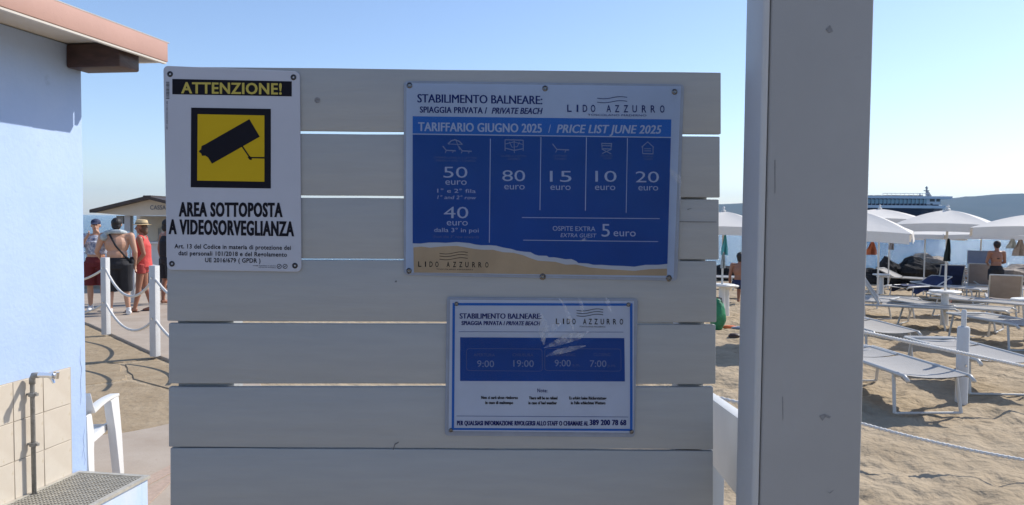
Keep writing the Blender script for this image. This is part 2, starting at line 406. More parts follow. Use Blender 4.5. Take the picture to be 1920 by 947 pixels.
plastic_chair((cp.x, cp.y, 0.0), R(200), 'small distant white plastic armchair left of the man in the blue cap')

# ------------------------------------------------------------ board fence (the grey planks)
D = 1.27
def Q(px, py, off=0): return atY(px, py, D+off)
fence = empty('board_fence', (0.05, D+.011, 0), 0, 'grey painted board fence of wide horizontal planks carrying the notices', 'fence')
fl = Vector(fence.location)
SE = [ # top-left y, top-right y, bottom-left y, bottom-right y, xl, xr
 (124.5,136,243,251.5,309,1352,0),(249,256,365,370.5,311,1350,0),(369.5,374,483.5,487,311,1348,.001),(487.5,490,602,604.5,313,1343.5,0),
 (606.5,609,719.3,720.5,316,1342,.0006),(725.5,726,838,843,316,1337.5,0),(840,846,956,961,319,1337,-.0008),(958.5,963.5,1076,1079,320,1335,0),
 (1079,1082,1195,1198,321,1333,.0005),(1198,1201,1314,1317,322,1331,0),(1317,1320,1433,1436,323,1329,0),(1436,1439,1552,1555,325,1327,.0005),(1555,1558,1671,1674,326,1325,0)]
for (a, b_, c, d, xl, xr, o) in SE:
    # outline with a few stations so the sawn edge wanders a little
    topp = []; bot = []; N = 14
    for i in range(N+1):
        u = i/N; x = lerp(xl, xr, u)
        wob = noise.noise(Vector((x*.008, a, 0)))*.7
        topp.append(Q(x, lerp(a, b_, u)+wob, o)); bot.append(Q(x, lerp(c, d, u)+noise.noise(Vector((x*.008, c+50, 0)))*.7, o))
    poly = [p-fl for p in bot] + [p-fl for p in reversed(topp)]
    pl = MB().prism(poly, (0, .011, 0)).build('plank', m_plank, fence, bevel=.0015)
for (x0, x1) in ((322, 430), (1284, 1334)):
    a = Q(x0, 132)-fl; b2 = Q(x1, 138)-fl
    MB().box(((a.x+b2.x)/2, .024, .96), (b2.x-a.x, .045, 2.06-.10)).build('fence_batten', m_plank, fence, bevel=.002)
# knots, nail heads and scratches in the boards
m_dark = mat('dark_mark', (.10,.10,.105), .7)
def mark(px, py, pts, m=m_dark, name='scratch', t=.0003):
    P = [Q(px+x, py+y, -.0004)-fl for x, y in pts]
    MB().prism(P, (0, -t, 0)).build(name, m, fence)
kn = MB().lathe([(.0048,0),(.0048,.0006),(.0030,.0008),(.0028,-.001)], n=12); o = kn.build('knot', mat('knot_wood', (.2,.2,.21), .6, var=.3, vscale=300), fence)
o.location = Q(595,188,-.0002)-fl; o.rotation_euler = (R(90),0,0)
mark(736,846,[(0,0),(1.4,-6),(4,-14),(12,-2-16),(11,-15.5),(5,-12),(2.6,-5),(1.2,1),(1,22),(0,22)])
mark(1289,392,[(0,0),(10,-2),(0,1.4)]); mark(676,927,[(0,0),(2,-6),(4,0),(2,2)]); mark(740,529,[(0,0),(3,-4),(4,0)])
mark(1262,415,[(0,0),(30,.4),(81,1),(81,1.7),(30,1.4),(0,1)])

# ------------------------------------------------------------ notices
def flat_poly(mb, pts, off, th=0):
    P = [Q(x, y, -off) for x, y in pts]
    return mb.prism(P, (0, th, 0)) if th else mb.add(P, [tuple(range(len(P)))])
def rounded(tl, tr, br, bl, r):
    c = [Vector(p) for p in (tl, tr, br, bl)]; out = []
    for i in range(4):
        p = c[i]; a = (c[i-1]-p).normalized(); b_ = (c[(i+1) % 4]-p).normalized()
        for k in range(5):
            u = k/4*math.pi/2
            out.append(p + a*r*(1-math.sin(u)) + b_*r*(1-math.cos(u)))
    return [(q.x, q.y) for q in out]
def stroke(pts, wd):
    L = []; Rr = []
    for i, p in enumerate(pts):
        a = Vector(pts[max(0, i-1)]); b_ = Vector(pts[min(len(pts)-1, i+1)]); t = (b_-a).normalized(); nn = Vector((-t.y, t.x))*wd/2
        L.append(Vector(p)+nn); Rr.append(Vector(p)-nn)
    return L, Rr
class Sign:
    def __init__(s, name, label, cat, ox, oy):
        s.o = empty(name, Q(ox, oy, 0), 0, label, cat); s.l = Vector(s.o.location)
    def fin(s, mb, name, m, **k):
        mb.v = [tuple(Vector(v)-s.l) for v in mb.v]; return mb.build(name, m, s.o, **k)
    def poly(s, name, pts, m, off, th=.0): return s.fin(flat_poly(MB(), pts, off, th), name, m)
    def lines(s, name, lst, m, off):
        mb = MB()
        for pts, wd in lst:
            L, Rr = stroke(pts, wd); k = len(mb.v)
            for a, b_ in zip(L, Rr): mb.v += [tuple(Q(a.x, a.y, -off)), tuple(Q(b_.x, b_.y, -off))]
            mb.f += [(k+2*i, k+2*i+1, k+2*i+3, k+2*i+2) for i in range(len(L)-1)]
        return s.fin(mb, name, m)
    def text(s, txt, x0, x1, yb, cap, m, off, slope=.012, bold=.0, shear=0, ref='H', name='lettering', rot=0, spots=None, lw=8, heavy=0):
        cu = bpy.data.curves.new('t', 'FONT'); cu.size = 1; cu.resolution_u = 3; cu.offset = bold; cu.space_character = 1+bold*4
        res = []
        def glyphs(body):
            cu.body = body; ob = bpy.data.objects.new('t', cu); me = bpy.data.meshes.new_from_object(ob)
            V = [v.co.copy() for v in me.vertices]; F = [tuple(p.vertices) for p in me.polygons]
            bpy.data.objects.remove(ob); bpy.data.meshes.remove(me); return V, F
        rV, _ = glyphs(ref); rh = max(v.y for v in rV)-(min(v.y for v in rV) if ref == 'H' else 0)
        mb = MB()
        def put(body, xa, xb):
            V, F = glyphs(body)
            if not V: return
            mnx = min(v.x for v in V); mxx = max(v.x for v in V); sx = (xb-xa)/max(1e-6, mxx-mnx); sy = cap/rh; P = []
            for v in V:
                X = (v.x-mnx)*sx; Y = v.y*sy; X += Y*shear
                if rot: X, Y = -Y, X-0
                px = xa+X; py = yb + slope*(px-x0) - Y
                P.append((px, py))
            for k_ in ((0,) if not heavy else (-1, 0, 1)):    # a heavier weight is printed in passes, each a hair above the last
                mb.add([Q(x_+k_*heavy, y_, -off-.00007*(k_+1)) for x_, y_ in P], F)
        if spots:
            for ch, c in zip(txt, spots): put(ch, c-lw/2*(.35 if ch == 'I' else 1), c+lw/2*(.35 if ch == 'I' else 1))
        else: put(txt, x0, x1)
        bpy.data.curves.remove(cu)
        return s.fin(mb, name, m)
    def screw(s, px, py, r, m, name='screw'):
        mb = MB().lathe([(r*1.25,0),(r*1.25,.0006),(r,.0012),(r*.95,.0026),(r*.6,.0036),(r*.5,.0024),(r*.1,.0022)], n=14)
        o = mb.build(name, m, s.o, smooth='auto'); o.location = Q(px, py, -.0012)-s.l; o.rotation_euler = (R(90), 0, 0); return o
def film_mat(name, bsc, bst, fac, rough=.13):
    m = bpy.data.materials.new(name); m.use_nodes = True; n = m.node_tree.nodes; l = m.node_tree.links; n.remove(n['Principled BSDF'])
    tr = n.new('ShaderNodeBsdfTransparent'); gl = n.new('ShaderNodeBsdfGlossy'); gl.inputs['Roughness'].default_value = rough
    mx = n.new('ShaderNodeMixShader'); fr = n.new('ShaderNodeFresnel'); fr.inputs['IOR'].default_value = fac
    nz = n.new('ShaderNodeTexNoise'); nz.inputs['Scale'].default_value = bsc; nz.inputs['Detail'].default_value = 2
    tc = n.new('ShaderNodeTexCoord'); bp = n.new('ShaderNodeBump'); bp.inputs['Strength'].default_value = bst; bp.inputs['Distance'].default_value = .004
    l.new(tc.outputs['Object'], nz.inputs['Vector']); l.new(nz.outputs[0], bp.inputs['Height']); l.new(bp.outputs[0], gl.inputs['Normal'])
    l.new(fr.outputs[0], mx.inputs[0]); l.new(tr.outputs[0], mx.inputs[1]); l.new(gl.outputs[0], mx.inputs[2]); l.new(mx.outputs[0], n['Material Output'].inputs[0])
    return m
m_film = film_mat('laminating_film', 9, .25, 1.24)
m_paper = mat('blue_white_paper', (.37,.46,.63), .7, spec=.2, var=.05, vscale=6)
m_rim = mat('clear_film_rim', (.26,.30,.38), .3, spec=.3, var=.08, vscale=30)
m_ink = mat('navy_ink', (.010,.024,.15), .8, spec=.1)
m_blk = mat('royal_blue_print', (.008,.062,.29), .8, spec=.1, var=.12, vscale=5)
m_hdr = mat('header_blue_print', (.02,.125,.46), .8, spec=.1)
m_lt = mat('pale_print', (.34,.42,.60), .8, spec=.1)
m_dim = mat('faded_print', (.075,.115,.28), .8, spec=.1)
m_sprt = mat('sand_print', (.38,.29,.19), .6, var=.12, vscale=12)
m_foam = mat('foam_print', (.42,.47,.56), .6, var=.05)
m_scr = mat('dark_steel_screw', (.16,.16,.17), .25, metal=1)
m_sgn = mat('white_sign_plastic', (.42,.44,.50), .5, spec=.3, var=.04, vscale=5)
m_black = mat('black_print', (.012,.012,.018), .8, spec=.1)
m_yel = mat('yellow_print', (.50,.34,.01), .7, spec=.15, var=.04)
m_ytx = mat('yellow_lettering', (.42,.34,.05), .5)
# --- warning sign
W_ = Sign('warning_sign', 'white video surveillance warning sign with yellow camera pictogram, on the left end of the planks', 'sign', 436, 316)
W_.fin(MB().prism([Q(x, y, -.0035) for x, y in rounded((306,123),(562,134),(565,510),(313,506), 9)], (0,.0030,0)), 'sign_plate', m_sgn, bevel=.0006, seg=1)
o1 = .0038
W_.poly('header_band', [(323,148),(547,152.6),(547,180.8),(323,176.8)], m_black, o1)
W_.text('ATTENZIONE!', 340, 528, 174.5, 21, m_ytx, o1+.0003, slope=.012, bold=.018, heavy=0.4)
W_.poly('pictogram_frame', [(358.4,201.8),(507.8,204.2),(507.8,353.5),(357.6,351.2)], m_black, o1)
W_.poly('pictogram_field', [(370.6,214),(495.7,216.5),(495.7,340.7),(369.7,338.6)], m_yel, o1+.0003)
cam_px = [(387,262),(432,338),(225,455),(208,428),(196,420),(182,421),(178,410),(168,404),(172,396),(178,394),(180,378),(196,371)]
W_.poly('camera_pictogram', [(300+x/2.31, 110+y/2.31) for x, y in cam_px], m_black, o1+.0006)
W_.lines('camera_bracket', [([(453.5,273.5),(468.5,295.5),(495.6,296)], 2.8), ([(466.5,293.5),(469,297.5),(472,297.5)], 5)], m_black, o1+.0006)
W_.text('AREA SOTTOPOSTA', 335.5, 529.4, 405, 27, m_black, o1, slope=.006, bold=.03, heavy=0.6)
W_.text('A VIDEOSORVEGLIANZA', 316.5, 551, 438, 28, m_black, o1, slope=.018, bold=.03, heavy=0.6)
W_.text('Art. 13 del Codice in materia di protezione dei', 327, 545.5, 465.5, 8.4, m_black, o1, slope=.014, bold=.02)
W_.text('dati personali 101/2018 e del Regolamento', 334.6, 538, 478.5, 8.4, m_black, o1, slope=.014, bold=.02)
W_.text('UE 2016/679 ( GPDR )', 384.4, 488.3, 491.5, 8.4, m_black, o1, slope=.012, bold=.02)
W_.text('cartelli segnalatori in plastica', 474, 517, 499, 2.2, m_black, o1, slope=.012)
W_.text('norme di sicurezza', 485, 517, 502.3, 2.2, m_black, o1, slope=.012)
for cx in (523.5, 534.5):
    ring = [(cx+4*math.cos(q*math.pi/8), 499.5+4*math.sin(q*math.pi/8)) for q in range(17)]
    W_.lines('emblem', [(ring, 1.1), ([(cx-2,501),(cx+2,498)], 1.3)], m_black, o1)
W_.lines('barcode', [([(311.5, 154+i*1.7), (317.6, 154.1+i*1.7)], .5+.6*random.random()) for i in range(19)], m_black, o1)
W_.text('ART. 3540 CE PVC 200 X 300', 314.5, 368, 243, 2.6, m_black, o1, slope=0, rot=1)
for p in ((320,139.5),(551,145.5),(323.5,494.5),(553.7,498)): W_.screw(*p, .0050, mat('black_rivet', (.02,.02,.025), .35), 'rivet')
# --- price list
P_ = Sign('price_list', 'large blue laminated beach price list screwed to the upper planks', 'notice', 1018, 338)
def film(sg, tl, tr, br, bl, r, folds, off, m=m_film):   # clear cover sheet, gently creased
    N, Mv = 60, 44; mb = MB()
    for j in range(Mv+1):
        for i in range(N+1):
            u, v = i/N, j/Mv
            x = lerp(lerp(tl[0], tr[0], u), lerp(bl[0], br[0], u), v); y = lerp(lerp(tl[1], tr[1], u), lerp(bl[1], br[1], u), v)
            h = 0
            for (fx, fy, ang, ln, wd, ht) in folds:
                dx, dy = x-fx, y-fy; a = dx*math.cos(ang)+dy*math.sin(ang); b_ = -dx*math.sin(ang)+dy*math.cos(ang)
                h += ht*math.exp(-(a/ln)**2-(b_/wd)**2)
            mb.v.append(tuple(Q(x, y, -off-h)))
    mb.f = [(j*(N+1)+i, j*(N+1)+i+1, (j+1)*(N+1)+i+1, (j+1)*(N+1)+i) for j in range(Mv) for i in range(N)]
    return sg.fin(mb, 'film_cover', m, smooth=True)
P_.fin(MB().prism([Q(x, y, -.0022) for x, y in rounded((757,152),(1283,158),(1270,527),(757,516), 8)], (0,.0014,0)), 'film_border', m_rim, bevel=.0004, seg=1)
P_.poly('paper_sheet', [(762,156),(1277,162),(1263,521),(761,511)], m_paper, .0026)
o1 = .0030
prof1 = [(130,580),(190,582),(270,572),(370,572),(430,575),(530,568),(590,572),(650,578),(700,590),(760,598),(830,597),(900,602),(960,618),(1040,632),(1090,648),(1160,658),(1220,662),(1260,685)]
prof2 = [(0,660),(75,662),(90,675),(140,675),(240,692),(290,690),(335,710),(350,725),(440,730),(490,742),(560,742),(640,748),(760,752),(850,758),(950,742),(1060,742),(1145,733)]
wave = [(750+x/4.985, 340+y/4.985) for x, y in prof1] + [(1010+x/4.736, 340+y/4.736) for x, y in prof2]
wave[0] = (773.7, wave[0][1]); wave[-1] = (1251.5, wave[-1][1])
P_.poly('sea_panel', [(773.7,252),(1258,258.5)] + wave[::-1], m_blk, o1)
P_.poly('header_panel', [(773.7,218),(1258.8,224),(1258.1,256.8),(773.7,250.2)], m_hdr, o1)
s1 = [(125,618),(200,610),(280,620),(400,608),(530,603),(600,615),(700,632),(780,640),(870,640),(960,662),(1060,668),(1150,690),(1210,715),(1290,742)]
s2 = [(50,708),(150,715),(240,740),(330,738),(450,765),(600,780),(700,785),(850,795),(980,780),(1140,775)]
sandp = [(750+x/4.985, 340+y/4.985) for x, y in s1] + [(1010+x/4.736, 340+y/4.736) for x, y in s2]
P_.poly('foam_band', wave + sandp[::-1], m_foam, o1+.0002)
P_.poly('sand_panel', sandp + [(1250.5,517),(1012,514.5),(776,511)], m_sprt, o1)
P_.lines('rule_line', [([(773.7,251.4),(1258,257.8)], 1.8), ([(919.5,260),(917.5,455)], 1.4), ([(1014.3,257),(1012.4,394)], 1.4),
   ([(1099.6,257.5),(1097.6,395)], 1.4), ([(1176.5,259),(1174,399)], 1.2), ([(978.7,407.8),(1237,410)], 1.3), ([(981,450.3),(1234,453)], 1.3)], m_lt, o1+.0003)
P_.text('STABILIMENTO BALNEARE:', 783, 1016.5, 192, 15.5, m_ink, o1, slope=.0147, bold=0, heavy=0.55)
P_.text('SPIAGGIA PRIVATA /', 787.5, 913, 211, 11.5, m_ink, o1, slope=.014, bold=.012, heavy=0.35)
P_.text('PRIVATE BEACH', 922, 1015, 213, 11.5, m_ink, o1, slope=.008, bold=.012, shear=.22, heavy=0.35)
P_.text('TARIFFARIO GIUGNO 2025', 784.5, 1015.6, 245.5, 16.4, m_lt, o1+.0003, slope=.0135, bold=.008, heavy=0.5)
P_.text('/', 1028, 1033, 249, 15, m_lt, o1+.0003, slope=0)
P_.text('PRICE LIST JUNE 2025', 1044, 1238, 249, 15.6, m_lt, o1+.0003, slope=.008, bold=.008, shear=.2, heavy=0.5)
def logo(S, xs, y0, y1, cap, lw, wx0, wx1, wys, subx0, subx1, suby, subc, m, wd):
    wl = []
    for wy in wys:
        wl.append(([(lerp(wx0, wx1, i/16), wy + (1.6 if wx1-wx0 > 45 else 1.2)*math.sin(i/16*2*math.pi)*1.0 - (i/16)*1.5) for i in range(17)], wd))
    S.lines('wave_emblem', wl, m, o1+.0004)
    S.text('LIDOAZZURRO', xs[0]-lw/2, 0, y0, cap, m, o1+.0004, slope=(y1-y0)/(xs[-1]-xs[0]), spots=xs, lw=lw, bold=.012)
    S.text('TOSCOLANO MADERNO', subx0, subx1, suby, subc, m, o1+.0004, slope=.012)
lx = [1010+c/4.51 for c in (260,328,392,460,593,663,738,812,892,967,1045)]
logo(P_, lx, 209.5, 211, 13.5, 8.5, 1119.5, 1176, (184,191.5), 1102, 1212, 217, 3.4, m_ink, 1.2)
lx = [750+c/4.985 for c in (185,238,290,345,450,510,568,625,690,748,812)]
logo(P_, lx, 500, 501.5, 10, 6, 824, 877, (475,480,486), 818, 887, 506, 2.4, m_black, 1.0)
for tx, x0, x1, yb, xb0, xb1, yb2 in (('50',831.6,876.4,333,835,875,346.3),('80',941.8,984.6,339.5,945.6,983.7,355),('15',1031,1071.6,340.7,1032,1070,356),
        ('10',1116.3,1156,340.7,1115.6,1153.6,356.2),('20',1191.8,1235.5,341.8,1197,1234,357)):
    P_.text(tx, x0, x1, yb, 20.5, m_lt, o1+.0003, slope=.008, bold=-.004, ref='0')
    P_.text('euro', xb0, xb1, yb2, 8.2, m_lt, o1+.0003, slope=.008, ref='o', bold=-.004)
P_.text('40', 832, 878, 409, 21.5, m_lt, o1+.0003, slope=.008, ref='0', bold=-.004)
P_.text('euro', 837.7, 877, 422.6, 8.2, m_lt, o1+.0003, slope=.008, ref='o', bold=-.004)
P_.text('1° e 2° fila', 820, 892, 361, 7.2, m_lt, o1+.0003)
P_.text('1° and 2° row', 820, 892, 373, 6.6, m_lt, o1+.0003, shear=.2)
P_.text('dalla 3° in poi', 814, 897.5, 434.8, 7.6, m_lt, o1+.0003)
P_.text('from the 3° row onwards', 812.6, 898, 446, 5.4, m_dim, o1+.0003, shear=.1)
P_.text('OSPITE EXTRA', 1036.4, 1116.2, 432.5, 8.5, m_lt, o1+.0003)
P_.text('EXTRA GUEST', 1051, 1117, 444.5, 7, m_lt, o1+.0003, shear=.2)
P_.text('5', 1128, 1143.4, 443.5, 23.5, m_lt, o1+.0003)
P_.text('euro', 1150.4, 1192, 442.8, 9.2, m_lt, o1+.0003, ref='o')
for t_, x0, x1, y in (('OMBRELLONE E 2 LETTINI',813,894,297),('UMBRELLA AND 2 SUNBEDS',815,892,302.5),('GAZEBO E 2 LETTINI',939,987,294),('GAZEBO',952,975,299.5),
        ('LETTINO',1038,1063,294),('SUNBED',1039,1062,299.5),('SEDIA REGISTA',1126,1150,293.5),('CHAIR',1131,1147,298.5),('CABINA',1205,1225,295),('CABIN',1207,1224,300)):
    P_.text(t_, x0, x1, y, 3.6, m_dim, o1+.0003)
m_ic = mat('icon_print', (.18,.24,.40), .8, spec=.1)
def lounger_icon(x, y, s):
    return [([(x-13*s,y-8*s),(x-6*s,y+1*s),(x+14*s,y+2*s)], 2), ([(x-6*s,y+2*s),(x-8*s,y+6*s)], 1.2), ([(x+9*s,y+2*s),(x+7*s,y+6*s)], 1.2)]
P_.lines('parasol_icon', lounger_icon(842,281,.9) + lounger_icon(872,282,.9) + [([(840,270),(846,264),(853,262),(861,265),(867,271)], 2.2), ([(840,270),(867,271)], 1.2), ([(855,263),(862,281)], 1.2)], m_ic, o1+.0003)
P_.lines('gazebo_icon', [([(947,262),(981,263)], 1.6), ([(947,262),(947,283)], 1.5), ([(981,263),(981,283)], 1.5), ([(948,270),(964,266),(980,271)], 1.3), ([(948,278),(964,282),(980,279)], 1.8), ([(964,264),(964.5,287)], 1.2), ([(955,266),(960,276),(970,275),(974,266)], 1.2)], m_ic, o1+.0003)
P_.lines('sunbed_icon', lounger_icon(1051,279,1.15), m_ic, o1+.0003)
P_.lines('chair_icon', [([(1128,268),(1129,277)], 1.5), ([(1147,268),(1146,277)], 1.5), ([(1129,269),(1146,269.5)], 2), ([(1129,273),(1146,273.5)], 1.6), ([(1128,279),(1147,279.5)], 2), ([(1129,288),(1146,280)], 1.5), ([(1146,288.5),(1129,280)], 1.5)], m_ic, o1+.0003)
P_.lines('cabin_icon', [([(1203,276),(1214.5,266),(1226,276.5)], 1.8), ([(1205,275),(1205,288)], 1.5), ([(1224.5,275),(1224.5,288.5)], 1.5), ([(1205,288),(1225,288.5)], 2), ([(1208,279),(1221,279)], 1.2), ([(1208,283),(1221,283)], 1.2)], m_ic, o1+.0003)
for p in ((768,160.5),(1022,166),(1264.5,172.5),(767,507.5),(1017.5,518),(1254,521)): P_.screw(*p, .0048, m_scr)
film(P_, (759,154),(1281,160),(1268,525),(759,514), 8, [(1274,330,1.1,26,3,.0016),(1268,390,1.5,60,4,.0009),(900,330,.1,220,60,.0012),(1200,450,.8,120,40,.0012)], .0042)
# --- opening hours
N_ = Sign('opening_hours_notice', 'smaller white and blue laminated opening hours notice below the price list', 'notice', 1014, 690)
N_.fin(MB().prism([Q(x, y, -.0022) for x, y in rounded((838,557),(1196,560),(1190,820),(834,817), 6)], (0,.0014,0)), 'film_border', m_rim, bevel=.0004, seg=1)
N_.poly('paper_sheet', [(844,562),(1189,564.5),(1187.5,811.5),(841,808)], mat('white_blue_paper', (.46,.52,.65), .7, spec=.2, var=.05, vscale=8), .0026)
bo = [(848.5,568),(1186,569),(1186.2,808.2),(846.8,806.3)]; bi = [(853.3,572.8),(1181,573.5),(1181.3,804.2),(851.5,802.4)]
for k in range(4):
    N_.poly('blue_border', [bo[k], bo[(k+1) % 4], bi[(k+1) % 4], bi[k]], m_hdr, o1)
N_.text('STABILIMENTO BALNEARE:', 862.2, 1014.8, 597.4, 9.8, m_ink, o1, slope=.003, bold=0, heavy=0.5)
N_.text('SPIAGGIA PRIVATA /', 865.5, 946.8, 609.4, 7.6, m_ink, o1, slope=.003, bold=.018, heavy=0.3)
N_.text('PRIVATE BEACH', 949, 1011.5, 609.8, 7.6, m_ink, o1, slope=.003, bold=.018, shear=.2, heavy=0.3)
lx = [1010+c/6.765 for c in (240,315,378,447,585,655,728,808,885,965,1050)]
logo(N_, lx, 607.5, 608.3, 10.3, 6.3, 1081, 1131, (582,587,592), 1086, 1135, 613.6, 2.4, m_black, 1.1)
N_.lines('rule_line', [([(860,622),(1169,622.8)], .9), ([(856,780),(1178,782)], 1.0)], m_dim, o1)
N_.poly('hours_panel', [(862.8,632.5),(1170.7,634),(1171.8,715.3),(862.6,714.4)], m_blk, o1)
for xa, xb in ((874.8,1016.4),(1021.5,1164)):
    rr = rounded((xa,653.6),(xb,654.4),(xb+.5,696),(xa,694.9), 5); rr.append(rr[0])
    N_.lines('hours_outline', [(rr, 1.1)], m_dim, o1+.0003)
m_hr = mat('hour_print', (.20,.26,.42), .8, spec=.1)
N_.text('9:00', 894.6, 926.4, 688, 12.3, m_hr, o1+.0003, ref='0'); N_.text('19:00', 962.6, 1000.8, 687.5, 12.3, m_hr, o1+.0003, ref='0')
N_.text('9:00', 1040, 1070, 686.8, 12.3, m_hr, o1+.0003, ref='0'); N_.text('7:00', 1106, 1137, 687.8, 12.3, m_hr, o1+.0003, ref='0')
N_.text('a.m.', 1073.6, 1088, 687, 6, m_dim, o1+.0003); N_.text('p.m.', 1139.5, 1155, 688, 6, m_dim, o1+.0003)
for t_, x0, x1, y in (('APERTURA',888,928,668),('CHIUSURA',961,1000,668),('OPENING',1041,1078.5,667.5),('CLOSING',1113,1144.5,667.5)):
    N_.text(t_, x0, x1, y, 5.6, m_dim, o1+.0003)
N_.text('Note:', 1007.5, 1026.5, 735.4, 7, m_ink, o1, bold=.02)
for t_, x0, x1, y in (('Non ci sarà alcun rimborso',902.2,971,748),('in caso di maltempo',910,962,757.5),('There will be no refund',992,1045,748.8),('in case of bad weather',991,1044,758),
        ('Es erfolgt keine Rückerstattung',1067.5,1137,749),('in Falle schlechten Wetters',1070.5,1135,758)):
    N_.text(t_, x0, x1, y, 5.6, m_black, o1, slope=.004, bold=.02, heavy=0.25)
N_.text('PER QUALSIASI INFORMAZIONE RIVOLGERSI ALLO STAFF O CHIAMARE AL', 857, 1103, 797.3, 8.6, m_ink, o1, slope=.003, bold=.02, heavy=0.4)
N_.text('389 200 78 68', 1106, 1174, 797, 10.2, m_ink, o1, slope=.004, bold=.02, ref='0', heavy=0.5)
for p in ((856,569.5),(1178,571),(845.5,806),(1184,809)): N_.screw(*p, .0036, m_scr)
m_film2 = film_mat('creased_film', 26, .5, 1.26, .10)
film(N_, (839,558.5),(1195,561.5),(1189,818.5),(835.5,815.5), 6, [(1062,585,1.1,24,2.4,.0022),(1092,572,1.25,18,2.2,.0020),(1145,575,1.2,16,3,.0014),(1040,628,-.35,50,7,.0030),(1025,650,-.9,26,6,.0020),(1060,655,-.2,60,8,.0016),(1020,600,1.35,20,4,.0012)], .0042, m_film2)

def glare_mat():   # pale half see-through colour standing in for glare on the plastic
    m = bpy.data.materials.new('painted_glare'); m.use_nodes = True; n = m.node_tree.nodes; l = m.node_tree.links
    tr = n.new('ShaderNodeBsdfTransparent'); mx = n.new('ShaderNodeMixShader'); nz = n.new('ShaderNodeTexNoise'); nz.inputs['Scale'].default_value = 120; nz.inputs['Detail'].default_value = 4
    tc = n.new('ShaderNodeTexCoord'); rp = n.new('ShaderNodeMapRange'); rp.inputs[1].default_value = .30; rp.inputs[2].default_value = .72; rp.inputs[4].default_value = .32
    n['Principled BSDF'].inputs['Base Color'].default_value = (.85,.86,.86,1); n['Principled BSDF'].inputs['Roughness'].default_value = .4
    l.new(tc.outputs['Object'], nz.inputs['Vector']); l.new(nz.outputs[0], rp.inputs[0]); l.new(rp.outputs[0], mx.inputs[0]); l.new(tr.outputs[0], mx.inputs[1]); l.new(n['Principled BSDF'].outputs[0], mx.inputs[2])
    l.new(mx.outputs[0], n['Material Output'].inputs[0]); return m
m_glare = glare_mat()
def glare_streak(S, pts, wd, off=.0068):  # flat pale strip laid over the film as painted glare
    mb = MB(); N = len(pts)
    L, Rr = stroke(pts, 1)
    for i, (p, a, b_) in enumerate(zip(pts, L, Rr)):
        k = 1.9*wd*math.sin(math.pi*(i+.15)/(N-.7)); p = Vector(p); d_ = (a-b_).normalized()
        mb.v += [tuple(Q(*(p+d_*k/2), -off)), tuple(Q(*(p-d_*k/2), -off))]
    mb.f = [(2*i, 2*i+1, 2*i+3, 2*i+2) for i in range(N-1)]; S.fin(mb, 'glare_streak', m_glare)
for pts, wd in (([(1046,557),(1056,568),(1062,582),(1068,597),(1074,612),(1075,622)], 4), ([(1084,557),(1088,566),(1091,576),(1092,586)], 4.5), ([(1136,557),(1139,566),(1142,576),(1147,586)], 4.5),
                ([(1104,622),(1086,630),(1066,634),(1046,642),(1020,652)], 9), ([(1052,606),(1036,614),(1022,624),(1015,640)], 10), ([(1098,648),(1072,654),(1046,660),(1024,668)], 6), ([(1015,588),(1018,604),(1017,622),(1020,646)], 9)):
    glare_streak(N_, pts, wd)
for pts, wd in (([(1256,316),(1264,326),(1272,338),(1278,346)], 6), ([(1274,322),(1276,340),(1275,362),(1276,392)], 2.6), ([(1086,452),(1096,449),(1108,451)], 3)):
    glare_streak(P_, pts, wd)

# ------------------------------------------------------------ big square post on the right
DP = 1.06
pA = atY(1436.5, 200, DP); pB = atY(1634, 200, DP)
pc = ((pA+pB)/2); PW = (pB-pA).x; PD = .078
post = empty('square_post', (pc.x, DP+PD/2, 0), 0, 'thick grey painted square post in the right foreground', 'post')
MB().box((.002,0,1.45), (PW-.004, PD, 3.1)).build('post_shaft', m_post, post, bevel=.0035, seg=3)
MB().box((-PW/2-.002,0,1.45), (.010, PD+.0016, 3.1)).build('lit_side_strip', mat('painted_side_light', (.47,.47,.46), .5, spec=.3, var=.04, vscale=4, bump=.2, bscale=50), post, bevel=.0045, seg=3)  # added strip, its paler colour stands in for light on the left face
# dings
def pmark(px, py, pts, m):
    P = [atY(px+x, py+y, DP-.0003)-Vector(post.location) for x, y in pts]; MB().prism(P, (0,-.0002,0)).build('scuff', m, post)
m_scf = mat('post_scuff', (.20,.20,.205), .7, var=.2, vscale=200)
pmark(1467,745,[(0,0),(1,-2),(1.5,40),(.5,44)], m_scf); pmark(1536,780,[(0,0),(10,-4),(22,1),(19,5),(12,2),(6,9)], m_scf); pmark(1548,55,[(0,0),(8,-8),(14,4),(6,7)], m_scf); pmark(1550,921,[(0,0),(6,3),(13,-2),(6,4.5)], m_scf)
pmark(1452,300,[(0,0),(2,0),(1.6,60),(.6,64)], m_scf)

# ------------------------------------------------------------ low rail behind the planks on the right
a = atY(1330, 731, 1.75); b2 = atY(1425, 794, 1.22)
rl = empty('low_white_rail', (b2.x, b2.y, 0), 0, 'low white board rail running behind the planks to the thick post', 'rail')
L0 = Vector(rl.location); a -= L0; b3 = b2-L0
dr = (b3-a).normalized(); nr = Vector((dr.y, -dr.x, 0)).normalized()*.024
dz = Vector((0,0,-.13))
MB().hexa([a+dz, b3+dz, b3+dz+nr, a+dz+nr, a, b3, b3+nr, a+nr]).build('rail_board', m_rail, rl, bevel=.002)
st = atY(1350, 850, 1.66)-L0
MB().box((st.x, st.y+.03, (a.z-.14)/2), (.03, .03, a.z-.14)).build('stake', m_rail, rl, bevel=.002)
